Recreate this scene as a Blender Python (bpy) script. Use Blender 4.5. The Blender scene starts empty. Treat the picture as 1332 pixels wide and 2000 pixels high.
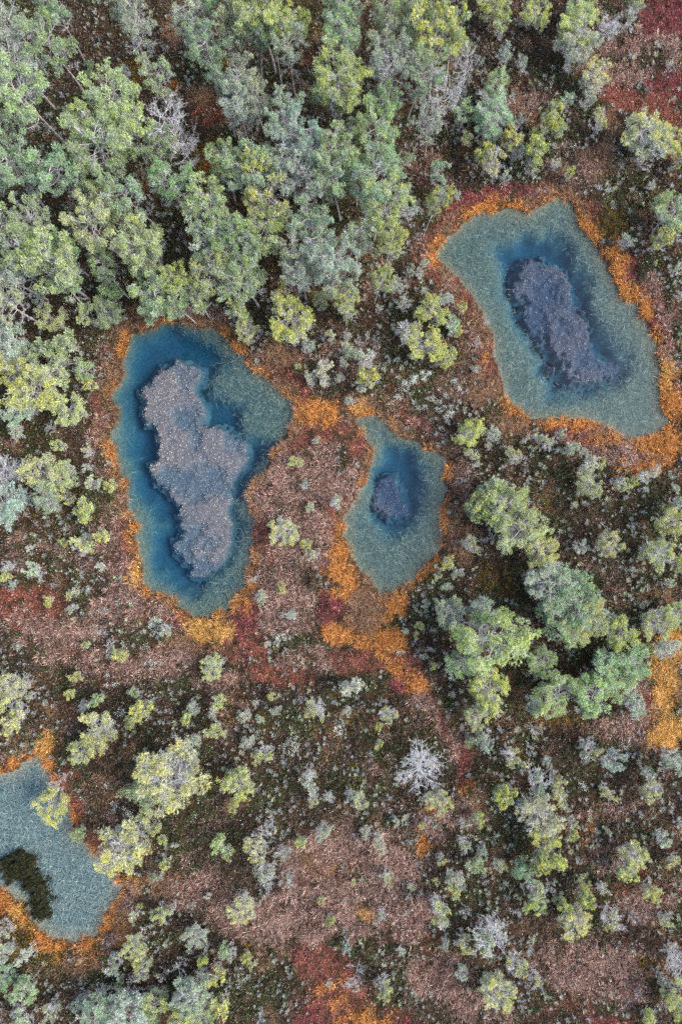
import bpy, math, random
import numpy as np

# ---------------------------------------------------------------- camera, sky, sun, exposure
scene = bpy.context.scene
H_CAM = 40.0                      # drone height above the bog, metres
PXM = 1332 / 40.0                 # photograph pixels per metre on the ground
cam_d = bpy.data.cameras.new("camera")
cam = bpy.data.objects.new("camera", cam_d)
scene.collection.objects.link(cam)
cam.location = (0, 0, H_CAM)
cam.rotation_euler = (0, 0, 0)
cam_d.sensor_fit = 'VERTICAL'
cam_d.sensor_height = 36.0
cam_d.lens = 36.0 * H_CAM / (2000 / PXM)
cam_d.clip_end = 3000
scene.camera = cam

SUN_EL, SUN_AZ = 46.0, 96.0      # degrees; azimuth clockwise from +Y (photo top)
world = bpy.data.worlds.new("World")
scene.world = world
world.use_nodes = True
wn = world.node_tree.nodes
bg = wn["Background"]
sky = wn.new("ShaderNodeTexSky")
sky.sky_type = 'NISHITA'
sky.sun_disc = False
sky.sun_elevation = math.radians(SUN_EL)
sky.sun_rotation = math.radians(SUN_AZ)
sky.dust_density = 3.0
sky.ozone_density = 1.0
world.node_tree.links.new(sky.outputs[0], bg.inputs[0])
bg.inputs[1].default_value = 0.15
sun_d = bpy.data.lights.new("sun", 'SUN')
sun_d.energy = 1.3
sun_d.angle = math.radians(28)
sun_d.color = (1.0, 0.97, 0.93)
sun = bpy.data.objects.new("sun", sun_d)
scene.collection.objects.link(sun)
el, az = math.radians(SUN_EL), math.radians(SUN_AZ)
sdir = (math.sin(az) * math.cos(el), math.cos(az) * math.cos(el), math.sin(el))
from mathutils import Vector
sun.rotation_euler = Vector(sdir).to_track_quat('Z', 'Y').to_euler()
sun.location = (0, 0, 60)

scene.view_settings.view_transform = 'Standard'
scene.view_settings.look = 'None'
scene.view_settings.gamma = 1.0
scene.view_settings.exposure = 1.7
scene.cycles.use_denoising = False
scene.cycles.max_bounces = 6
scene.cycles.diffuse_bounces = 2
scene.cycles.glossy_bounces = 1
scene.cycles.transmission_bounces = 2
scene.cycles.transparent_max_bounces = 6
scene.cycles.volume_bounces = 0
scene.cycles.caustics_reflective = False
scene.cycles.caustics_refractive = False

RNG = np.random.default_rng(7)

# ---------------------------------------------------------------- helpers
def tag(o, label=None, cat=None, group=None, kind=None):
    if label: o["label"] = label
    if cat: o["category"] = cat
    if group: o["group"] = group
    if kind: o["kind"] = kind
    return o

def link(o, parent=None):
    scene.collection.objects.link(o)
    if parent: o.parent = parent
    return o

def px2w(p):
    p = np.asarray(p, float)
    return np.stack([(p[..., 0] - 666) / PXM, (1000 - p[..., 1]) / PXM], -1)

def mesh_np(name, V, faces_list, mats, col=None, mat_idx=None, smooth=False):
    """faces_list: list of int arrays (n,k); col: (nv,4)"""
    me = bpy.data.meshes.new(name)
    V = np.asarray(V, np.float32)
    me.vertices.add(len(V))
    me.vertices.foreach_set("co", V.ravel())
    loops = np.concatenate([f.ravel() for f in faces_list]).astype(np.int32)
    tot = np.concatenate([np.full(len(f), f.shape[1], np.int32) for f in faces_list])
    start = np.concatenate([[0], np.cumsum(tot)[:-1]]).astype(np.int32)
    me.loops.add(len(loops)); me.loops.foreach_set("vertex_index", loops)
    me.polygons.add(len(tot)); me.polygons.foreach_set("loop_start", start)
    try: me.polygons.foreach_set("loop_total", tot)
    except Exception: pass
    if mat_idx is not None: me.polygons.foreach_set("material_index", np.asarray(mat_idx, np.int32))
    me.polygons.foreach_set("use_smooth", np.full(len(tot), smooth, bool))
    me.update(calc_edges=True)
    if col is not None:
        a = me.attributes.new("col", 'FLOAT_COLOR', 'POINT')
        a.data.foreach_set("color", np.asarray(col, np.float32).ravel())
    for m in mats: me.materials.append(m)
    return me

# value noise on a hashed lattice
def _hash(i, j, s):
    n = (i * 374761393 + j * 668265263 + s * 1442695041) & 0xffffffff
    n = ((n ^ (n >> 13)) * 1274126177) & 0xffffffff
    return ((n ^ (n >> 16)) & 0xffff) / 65535.0

def vnoise(x, y, s=0):
    i = np.floor(x).astype(np.int64); j = np.floor(y).astype(np.int64)
    fx = x - i; fy = y - j
    fx = fx * fx * (3 - 2 * fx); fy = fy * fy * (3 - 2 * fy)
    a = _hash(i, j, s); b = _hash(i + 1, j, s); c = _hash(i, j + 1, s); d = _hash(i + 1, j + 1, s)
    return (a * (1 - fx) + b * fx) * (1 - fy) + (c * (1 - fx) + d * fx) * fy

def fbm(x, y, s=0, o=4):
    v = 0; a = 0.5; t = 0
    for k in range(o):
        v = v + a * vnoise(x * 2 ** k + 17.3 * k, y * 2 ** k - 9.1 * k, s + k); t += a; a *= 0.55
    return v / t

def sstep(a, b, x):
    t = np.clip((x - a) / (b - a), 0, 1)
    return t * t * (3 - 2 * t)

def poly_sdf(P, poly):
    """signed distance, negative inside; P (N,2), poly (M,2)"""
    out = np.empty(len(P)); A = poly; B = np.roll(poly, -1, 0)
    for c in range(0, len(P), 60000):
        p = P[c:c + 60000]
        ap = p[:, None, :] - A[None]; ab = (B - A)[None]
        t = np.clip((ap * ab).sum(-1) / np.maximum((ab * ab).sum(-1), 1e-9), 0, 1)
        d = np.sqrt((((ap - t[..., None] * ab)) ** 2).sum(-1)).min(1)
        ya = A[None, :, 1] > p[:, None, 1]; yb = B[None, :, 1] > p[:, None, 1]
        xs = A[None, :, 0] + (p[:, None, 1] - A[None, :, 1]) / np.where(np.abs(B - A)[None, :, 1] < 1e-9, 1e-9, (B - A)[None, :, 1]) * (B - A)[None, :, 0]
        ins = ((ya != yb) & (p[:, None, 0] < xs)).sum(1) % 2 == 1
        out[c:c + 60000] = np.where(ins, -d, d)
    return out

def traced(pts, sc, ox, oy):
    p = np.array(pts, float); p[:, 0] = ox + p[:, 0] / sc; p[:, 1] = oy + p[:, 1] / sc
    return px2w(p)

# ---------------------------------------------------------------- pools (shorelines traced at ground level)
def L(*a): return traced(a, 3.027, 180, 600)
def M(*a): return traced(a, 4.1667, 620, 760)
def R(*a): return traced(a, 2.6016, 820, 360)
def B(*a): return traced(a, 4.1625, 0, 1420)
POOLS = {
 'L': L((390,110),(450,90),(530,105),(600,130),(720,130),(760,150),(790,200),(830,250),(880,290),(910,340),(950,380),(1010,420),(1070,470),(1110,505),(1160,525),(1190,570),(1195,620),(1180,690),(1140,750),(1110,800),(1080,830),(1050,870),(1040,920),(1020,965),(950,1010),(940,1045),(910,1080),(895,1120),(920,1190),(945,1250),(950,1320),(940,1400),(945,1470),(910,1530),(900,1580),(915,1620),(900,1660),(850,1710),(800,1780),(740,1790),(690,1815),(600,1820),(570,1790),(520,1760),(480,1725),(430,1700),(380,1675),(330,1650),(310,1600),(300,1530),(290,1450),(270,1370),(270,1290),(250,1240),(210,1180),(210,1110),(205,1020),(165,970),(155,900),(130,830),(110,790),(115,740),(160,690),(165,600),(130,560),(120,515),(170,470),(180,400),(170,360),(195,280),(220,220),(250,165),(310,150),(350,130)),
 'M': M((310,240),(380,220),(480,230),(560,265),(620,310),(650,370),(690,410),(790,415),(820,470),(880,500),(960,545),(1035,570),(1040,650),(1025,740),(1030,820),(1025,920),(1000,1000),(1010,1100),(1020,1200),(990,1280),(950,1360),(890,1420),(820,1480),(770,1560),(690,1610),(620,1650),(540,1660),(430,1540),(330,1430),(270,1330),(240,1200),(235,1080),(225,1040),(280,970),(340,860),(400,760),(430,660),(440,560),(470,470),(430,430),(390,380),(350,300)),
 'R': R((95,330),(120,290),(180,240),(250,185),(310,145),(380,140),(450,140),(520,155),(590,130),(650,105),(700,80),(760,95),(785,150),(800,210),(850,260),(880,310),(915,350),(930,410),(950,460),(980,500),(1005,545),(1000,585),(1060,590),(1100,610),(1115,660),(1140,720),(1165,770),(1185,830),(1200,910),(1210,980),(1215,1060),(1220,1140),(1260,1200),(1240,1250),(1150,1290),(1075,1290),(1020,1270),(960,1235),(900,1210),(830,1185),(740,1180),(650,1185),(580,1180),(510,1150),(460,1100),(430,1060),(425,990),(400,910),(375,840),(370,770),(345,710),(310,640),(270,580),(240,520),(190,470),(130,410),(90,370)),
 'B': B((-160,380),(0,375),(120,380),(170,350),(180,290),(250,270),(340,280),(365,330),(390,400),(420,470),(480,520),(560,640),(575,720),(570,800),(590,890),(640,920),(700,970),(770,1040),(830,1100),(890,1160),(940,1200),(950,1270),(1000,1310),(970,1370),(920,1420),(885,1500),(850,1560),(810,1630),(780,1690),(720,1730),(620,1745),(520,1735),(430,1700),(350,1670),(320,1600),(260,1550),(220,1470),(200,1430),(130,1390),(60,1330),(0,1310),(-160,1290)),
}
DEEP = {
 'L': L((300,180),(450,150),(600,190),(730,190),(800,290),(760,370),(700,430),(690,490),(760,560),(860,620),(880,700),(900,780),(1000,760),(1050,800),(1030,880),(960,980),(900,1060),(860,1200),(860,1290),(800,1400),(760,1560),(640,1680),(540,1640),(400,1540),(380,1400),(420,1290),(380,1180),(280,1080),(240,960),(260,800),(230,680),(190,560),(220,400),(230,280)),
 'M': M((610,510),(680,490),(770,540),(800,640),(800,800),(790,1000),(700,1110),(590,1150),(500,1090),(470,1000),(520,800),(520,680),(580,580)),
 'R': R((420,320),(560,270),(680,270),(770,310),(770,420),(830,480),(850,600),(880,690),(980,780),(1050,880),(1050,960),(900,1030),(800,1060),(680,1050),(640,950),(600,850),(530,760),(470,640),(440,480)),
}
MATS = {
 'L': L((490,325),(540,318),(590,350),(640,370),(645,420),(610,455),(600,510),(630,550),(660,580),(660,640),(640,690),(690,705),(760,720),(830,760),(900,780),(920,830),(930,890),(900,950),(860,980),(840,1030),(830,1090),(840,1140),(800,1190),(810,1230),(830,1290),(815,1360),(810,1440),(770,1530),(720,1560),(670,1600),(620,1610),(560,1590),(590,1550),(530,1520),(500,1460),(480,1400),(510,1340),(550,1330),(510,1290),(500,1230),(510,1180),(470,1130),(430,1080),(380,1050),(340,1000),(330,940),(380,900),(385,830),(380,770),(375,700),(320,675),(290,630),(280,590),(310,550),(270,510),(320,460),(350,410),(400,360)),
 'M': M((560,730),(620,705),(650,780),(680,860),(740,960),(740,1020),(690,1050),(630,1075),(590,1040),(560,1010),(480,1000),(450,920),(470,840),(510,780)),
 'R': R((540,365),(620,360),(670,410),(720,440),(770,480),(800,540),(810,600),(830,650),(850,720),(850,800),(900,840),(960,880),(1030,890),(1040,930),(1000,980),(930,970),(870,990),(820,1015),(760,990),(720,970),(670,920),(750,905),(700,870),(640,820),(640,770),(580,760),(560,700),(530,640),(550,590),(500,560),(490,450),(510,400)),
}
ISLET = B((20,1110),(80,1050),(150,1010),(230,1000),(270,1040),(300,1100),(310,1180),(360,1220),(380,1290),(400,1370),(430,1400),(400,1450),(390,1530),(320,1570),(270,1540),(240,1450),(270,1400),(290,1400),(250,1330),(200,1290),(140,1270),(90,1260),(50,1210))

# raster fields over the built area
X0, X1, Y0, Y1, CELL = -23.0, 23.0, -33.0, 33.0, 0.1
NX, NY = int((X1 - X0) / CELL) + 1, int((Y1 - Y0) / CELL) + 1
gx = X0 + np.arange(NX) * CELL; gy = Y0 + np.arange(NY) * CELL
GX, GY = np.meshgrid(gx, gy)
GP = np.stack([GX.ravel(), GY.ravel()], -1)
wob = ((fbm(GP[:, 0] * 2.2, GP[:, 1] * 2.2, 3) - .5) * 0.42 + (fbm(GP[:, 0] * 0.9, GP[:, 1] * .9, 13) - .5) * .3) - .10
SDS = {k: (poly_sdf(GP, p) + wob).reshape(NY, NX) for k, p in POOLS.items()}
SD = np.minimum.reduce(list(SDS.values()))
DP = np.zeros((NY, NX))
for k, p in DEEP.items():
    d = poly_sdf(GP, p) + (fbm(GP[:, 0] * 1.1, GP[:, 1] * 1.1, 23) - .5) * 1.3
    off_ = np.where(GP[:, 0] < -8.2, .35, -.05) if k == 'L' else {'M': .35}.get(k, .1)
    DP = np.maximum(DP, sstep(0.8 + off_, -0.7 + off_, d).reshape(NY, NX))
DP = np.where(SDS['L'] < 0, .12 + .88 * DP, DP)

MSD = np.minimum.reduce([poly_sdf(GP, p) for p in MATS.values()]).reshape(NY, NX)

def samp(F, x, y):
    u = np.clip((x - X0) / CELL, 0, NX - 1.001); v = np.clip((y - Y0) / CELL, 0, NY - 1.001)
    i = u.astype(int); j = v.astype(int); fu = u - i; fv = v - j
    return (F[j, i] * (1 - fu) + F[j, i + 1] * fu) * (1 - fv) + (F[j + 1, i] * (1 - fu) + F[j + 1, i + 1] * fu) * fv

ZW = -0.06                         # water level
def ground_z(x, y):
    sd = samp(SD, x, y); dp = samp(DP, x, y)
    hum = (fbm(x * .55, y * .55, 31) - .4) * .45 + (fbm(x * 2.0, y * 2.0, 37) - .5) * .22
    land = ZW + 0.05 + sstep(0, .9, sd) * .14 + sstep(0.1, 1.6, sd) * np.maximum(hum, -.12)
    bed = ZW - .06 - .20 * sstep(0, -.35, sd) - .10 * sstep(-.3, -1.2, sd) - .85 * dp + (fbm(x * 1.5, y * 1.5, 41) - .5) * .10
    bed = np.maximum(bed, np.minimum(ZW - .62 - 1.7 * np.maximum(0, samp(MSD, x, y) + .15), ZW - .5))
    return np.where(sd > 0, land, np.where(sd > -.12, land + (bed - land) * sstep(0, -.12, sd), bed))

# ---------------------------------------------------------------- materials
def new_mat(name):
    m = bpy.data.materials.new(name); m.use_nodes = True
    nt = m.node_tree; nt.nodes.clear()
    return m, nt, nt.nodes, nt.links

def mat_cover(name, rough=.75, transl=.25, spec=.2):
    m, nt, n, l = new_mat(name)
    at = n.new("ShaderNodeAttribute"); at.attribute_name = "col"
    p = n.new("ShaderNodeBsdfPrincipled"); p.inputs["Roughness"].default_value = rough
    p.inputs["Specular IOR Level"].default_value = spec
    tr = n.new("ShaderNodeBsdfTranslucent"); mx = n.new("ShaderNodeMixShader"); mx.inputs[0].default_value = transl
    o = n.new("ShaderNodeOutputMaterial")
    l.new(at.outputs["Color"], p.inputs["Base Color"]); l.new(at.outputs["Color"], tr.inputs["Color"])
    l.new(p.outputs[0], mx.inputs[1]); l.new(tr.outputs[0], mx.inputs[2]); l.new(mx.outputs[0], o.inputs[0])
    return m

def mat_needles():
    m, nt, n, l = new_mat("pine_needles")
    at = n.new("ShaderNodeAttribute"); at.attribute_name = "col"
    sp = n.new("ShaderNodeSeparateColor"); l.new(at.outputs["Color"], sp.inputs[0])
    oi = n.new("ShaderNodeObjectInfo")
    am = n.new("ShaderNodeMath"); am.operation = 'MULTIPLY'
    l.new(sp.outputs[1], am.inputs[0]); l.new(oi.outputs["Alpha"], am.inputs[1])
    mx = n.new("ShaderNodeMix"); mx.data_type = 'RGBA'
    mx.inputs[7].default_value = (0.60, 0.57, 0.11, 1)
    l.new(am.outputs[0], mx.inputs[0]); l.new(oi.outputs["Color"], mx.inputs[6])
    mg = n.new("ShaderNodeMix"); mg.data_type = 'RGBA'     # some tufts are greyed by lichen
    mg.inputs[7].default_value = (0.45, 0.49, 0.46, 1)
    l.new(sp.outputs[2], mg.inputs[0]); l.new(mx.outputs[2], mg.inputs[6])
    ml = n.new("ShaderNodeMix"); ml.data_type = 'RGBA'; ml.blend_type = 'MULTIPLY'; ml.inputs[0].default_value = 1
    cb = n.new("ShaderNodeCombineColor")
    for k in range(3): l.new(sp.outputs[0], cb.inputs[k])
    l.new(mg.outputs[2], ml.inputs[6]); l.new(cb.outputs[0], ml.inputs[7])
    p = n.new("ShaderNodeBsdfPrincipled"); p.inputs["Roughness"].default_value = .55
    p.inputs["Specular IOR Level"].default_value = .3
    tr = n.new("ShaderNodeBsdfTranslucent"); ms = n.new("ShaderNodeMixShader"); ms.inputs[0].default_value = .3
    o = n.new("ShaderNodeOutputMaterial")
    l.new(ml.outputs[2], p.inputs["Base Color"]); l.new(ml.outputs[2], tr.inputs["Color"])
    l.new(p.outputs[0], ms.inputs[1]); l.new(tr.outputs[0], ms.inputs[2]); l.new(ms.outputs[0], o.inputs[0])
    return m

def mat_bark(name, c1, c2, scale):
    m, nt, n, l = new_mat(name)
    tc = n.new("ShaderNodeTexCoord")
    nz = n.new("ShaderNodeTexNoise"); nz.inputs["Scale"].default_value = scale; nz.inputs["Detail"].default_value = 3
    l.new(tc.outputs["Object"], nz.inputs["Vector"])
    cr = n.new("ShaderNodeValToRGB"); cr.color_ramp.elements[0].position = .35; cr.color_ramp.elements[1].position = .65
    cr.color_ramp.elements[0].color = (*c1, 1); cr.color_ramp.elements[1].color = (*c2, 1)
    l.new(nz.outputs[0], cr.inputs[0])
    p = n.new("ShaderNodeBsdfPrincipled"); p.inputs["Roughness"].default_value = .85
    p.inputs["Specular IOR Level"].default_value = .15
    o = n.new("ShaderNodeOutputMaterial")
    l.new(cr.outputs[0], p.inputs["Base Color"]); l.new(p.outputs[0], o.inputs[0])
    return m

def mat_ground():
    m, nt, n, l = new_mat("peat_ground")
    at = n.new("ShaderNodeAttribute"); at.attribute_name = "col"
    geo = n.new("ShaderNodeNewGeometry")
    n1 = n.new("ShaderNodeTexNoise"); n1.inputs["Scale"].default_value = 9; n1.inputs["Detail"].default_value = 6
    n2 = n.new("ShaderNodeTexNoise"); n2.inputs["Scale"].default_value = .5; n2.inputs["Detail"].default_value = 5
    for a in (n1, n2): l.new(geo.outputs["Position"], a.inputs["Vector"])
    r1 = n.new("ShaderNodeValToRGB"); r1.color_ramp.elements[0].position = .35; r1.color_ramp.elements[1].position = .66
    r1.color_ramp.elements[0].color = (.012, .009, .006, 1); r1.color_ramp.elements[1].color = (.05, .034, .024, 1)
    l.new(n1.outputs[0], r1.inputs[0])
    r2 = n.new("ShaderNodeValToRGB"); r2.color_ramp.elements[0].position = .35; r2.color_ramp.elements[1].position = .65
    r2.color_ramp.elements[0].color = (.9, 1.0, .8, 1); r2.color_ramp.elements[1].color = (1.5, 1.0, .8, 1)
    l.new(n2.outputs[0], r2.inputs[0])
    ml = n.new("ShaderNodeMix"); ml.data_type = 'RGBA'; ml.blend_type = 'MULTIPLY'; ml.inputs[0].default_value = 1
    l.new(r1.outputs[0], ml.inputs[6]); l.new(r2.outputs[0], ml.inputs[7])
    rb = n.new("ShaderNodeValToRGB"); rb.color_ramp.elements[0].position = .3; rb.color_ramp.elements[1].position = .7
    rb.color_ramp.elements[0].color = (.075, .085, .065, 1); rb.color_ramp.elements[1].color = (.16, .165, .12, 1)
    l.new(n1.outputs[0], rb.inputs[0])
    mb = n.new("ShaderNodeMix"); mb.data_type = 'RGBA'
    sp = n.new("ShaderNodeSeparateColor"); l.new(at.outputs["Color"], sp.inputs[0])
    l.new(sp.outputs[0], mb.inputs[0]); l.new(ml.outputs[2], mb.inputs[6]); l.new(rb.outputs[0], mb.inputs[7])
    bp = n.new("ShaderNodeBump"); bp.inputs["Strength"].default_value = .6; bp.inputs["Distance"].default_value = .05
    l.new(n1.outputs[0], bp.inputs["Height"])
    p = n.new("ShaderNodeBsdfPrincipled"); p.inputs["Roughness"].default_value = .95
    p.inputs["Specular IOR Level"].default_value = .1
    l.new(bp.outputs[0], p.inputs["Normal"])
    o = n.new("ShaderNodeOutputMaterial")
    l.new(mb.outputs[2], p.inputs["Base Color"]); l.new(p.outputs[0], o.inputs[0])
    return m

def mat_water():
    m, nt, n, l = new_mat("bog_water")
    geo = n.new("ShaderNodeNewGeometry")
    fr = n.new("ShaderNodeFresnel"); fr.inputs[0].default_value = 1.33
    iv = n.new("ShaderNodeMath"); iv.operation = 'SUBTRACT'; iv.inputs[0].default_value = 1
    l.new(geo.outputs["Backfacing"], iv.inputs[1])
    mu = n.new("ShaderNodeMath"); mu.operation = 'MULTIPLY'
    l.new(fr.outputs[0], mu.inputs[0]); l.new(iv.outputs[0], mu.inputs[1])
    nz = n.new("ShaderNodeTexNoise"); nz.inputs["Scale"].default_value = 5; nz.inputs["Detail"].default_value = 2
    l.new(geo.outputs["Position"], nz.inputs["Vector"])
    bp = n.new("ShaderNodeBump"); bp.inputs["Strength"].default_value = .05; bp.inputs["Distance"].default_value = .02
    l.new(nz.outputs[0], bp.inputs["Height"])
    gl = n.new("ShaderNodeBsdfGlossy"); gl.inputs["Roughness"].default_value = .02
    l.new(bp.outputs[0], gl.inputs["Normal"])
    tr = n.new("ShaderNodeBsdfTransparent")
    mx = n.new("ShaderNodeMixShader")
    l.new(mu.outputs[0], mx.inputs[0]); l.new(tr.outputs[0], mx.inputs[1]); l.new(gl.outputs[0], mx.inputs[2])
    va = n.new("ShaderNodeVolumeAbsorption")
    va.inputs["Color"].default_value = (.04, .60, .90, 1); va.inputs["Density"].default_value = 1.05
    o = n.new("ShaderNodeOutputMaterial")
    l.new(mx.outputs[0], o.inputs[0]); l.new(va.outputs[0], o.inputs["Volume"])
    return m

M_NEED = mat_needles()
M_TRUNK = mat_bark("pine_bark", (.16, .135, .12), (.42, .40, .385), 7)
M_TWIG = mat_bark("lichen_grey_twigs", (.17, .165, .16), (.42, .42, .41), 11)
M_DEAD = mat_bark("bleached_wood", (.19, .19, .19), (.42, .42, .42), 9)
M_COVER = mat_cover("bog_plants")
M_MOSS = mat_cover("moss", .9, .1, .1)
M_GROUND = mat_ground()
M_WATER = mat_water()

# ---------------------------------------------------------------- ground sheet and water
far = np.array([30, 45, 80, 150, 300, 700, 1500.])
ux = np.concatenate([-far[::-1], np.arange(-23, 23.01, .16), far])
uy = np.concatenate([-far[::-1] - 8, np.arange(-33, 33.01, .16), far + 8])
AX, AY = np.meshgrid(ux, uy)
cx, cy = np.clip(AX, X0, X1), np.clip(AY, Y0, Y1)
AZ = ground_z(cx, cy)
outside = (np.abs(AX) > 23.2) | (np.abs(AY) > 33.2)
AZ = np.where(outside, 0.08, AZ)
sdv = np.where(outside, 5, samp(SD, cx, cy))
gcol = np.zeros((AX.size, 4)); gcol[:, 3] = 1
gcol[:, 0] = sstep(.02, -.10, sdv).ravel()
idx = np.arange(AX.size).reshape(AX.shape)
F = np.stack([idx[:-1, :-1], idx[:-1, 1:], idx[1:, 1:], idx[1:, :-1]], -1).reshape(-1, 4)
me = mesh_np("ground", np.stack([AX, AY, AZ], -1).reshape(-1, 3), [F], [M_GROUND], gcol, smooth=True)
tag(link(bpy.data.objects.new("ground", me)), kind="structure")

def prism(name, poly, zt, zb, mat):
    n = len(poly)
    V = np.concatenate([np.c_[poly, np.full(n, zt)], np.c_[poly, np.full(n, zb)]])
    m_ = bpy.data.meshes.new(name)
    area = 0.5 * np.sum(poly[:, 0] * np.roll(poly[:, 1], -1) - np.roll(poly[:, 0], -1) * poly[:, 1])
    top = list(range(n)) if area > 0 else list(range(n))[::-1]
    faces = [top, [n + i for i in top[::-1]]]
    for a in range(n):
        i, j = top[a], top[(a + 1) % n]
        faces.append([i, n + i, n + j, j])
    m_.from_pydata(V.tolist(), [], faces); m_.update()
    m_.materials.append(mat)
    return m_

def offset(poly, d):
    e = np.roll(poly, -1, 0) - poly
    nrm = np.c_[e[:, 1], -e[:, 0]]; nrm /= np.linalg.norm(nrm, axis=1)[:, None]
    area = 0.5 * np.sum(poly[:, 0] * np.roll(poly[:, 1], -1) - np.roll(poly[:, 0], -1) * poly[:, 1])
    if area < 0: nrm = -nrm
    vn = nrm + np.roll(nrm, 1, 0); vn /= np.maximum(np.linalg.norm(vn, axis=1)[:, None], .3)
    return poly + vn * d

for k, p in POOLS.items():
    o = link(bpy.data.objects.new("pool_water", prism("pool_water", offset(p, .42), ZW, -2.6, M_WATER)))
    tag(o, kind="structure")

# ---------------------------------------------------------------- bulk plant geometry
def blades(P, az, elev, length, width, droop, col):
    """two-segment curved blades; all arrays of N"""
    n = len(P)
    d = np.stack([np.cos(az), np.sin(az)], -1); s = np.stack([-d[:, 1], d[:, 0]], -1)
    def at(frac_len, e, base):
        h = np.cos(e) * frac_len; return base + np.c_[d * h[:, None], np.sin(e) * frac_len]
    mid = at(length * .55, elev, P); tip = at(length * .45, elev - droop, mid)
    sw = np.c_[s * width[:, None] * .5, np.zeros(n)]
    V = np.stack([P - sw, P + sw, mid + sw * .85, mid - sw * .85, tip], 1).reshape(-1, 3)
    b = np.arange(n)[:, None] * 5
    q = b + np.array([[0, 1, 2, 3]]); t = b + np.array([[3, 2, 4]])
    return V, [q, t], np.repeat(col, 5, 0)

def bits(P, size, col, flat=.5, rng=RNG, aspect=1.0):
    """small leaf triangles with random orientation"""
    n = len(P)
    nrm = rng.normal(size=(n, 3)); nrm[:, 2] = np.abs(nrm[:, 2]) + flat
    nrm /= np.linalg.norm(nrm, axis=1)[:, None]
    a = np.cross(nrm, rng.normal(size=(n, 3))); a /= np.linalg.norm(a, axis=1)[:, None]
    b = np.cross(nrm, a)
    s = size[:, None]
    V = np.stack([P + a * s, P - a * s * .6 + b * s * .62 * aspect, P - a * s * .6 - b * s * .62 * aspect], 1).reshape(-1, 3)
    return V, [np.arange(n * 3).reshape(-1, 3)], np.repeat(col, 3, 0)

def merge(parts):
    Vs, q, t, C = [], [], [], []; off = 0
    for V, fl, c in parts:
        Vs.append(V); C.append(c)
        for f in fl: (q if f.shape[1] == 4 else t).append(f + off)
        off += len(V)
    fl = ([np.concatenate(q)] if q else []) + ([np.concatenate(t)] if t else [])
    return np.concatenate(Vs), fl, np.concatenate(C)

def rgba(c): return np.c_[c, np.ones(len(c))]

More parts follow.
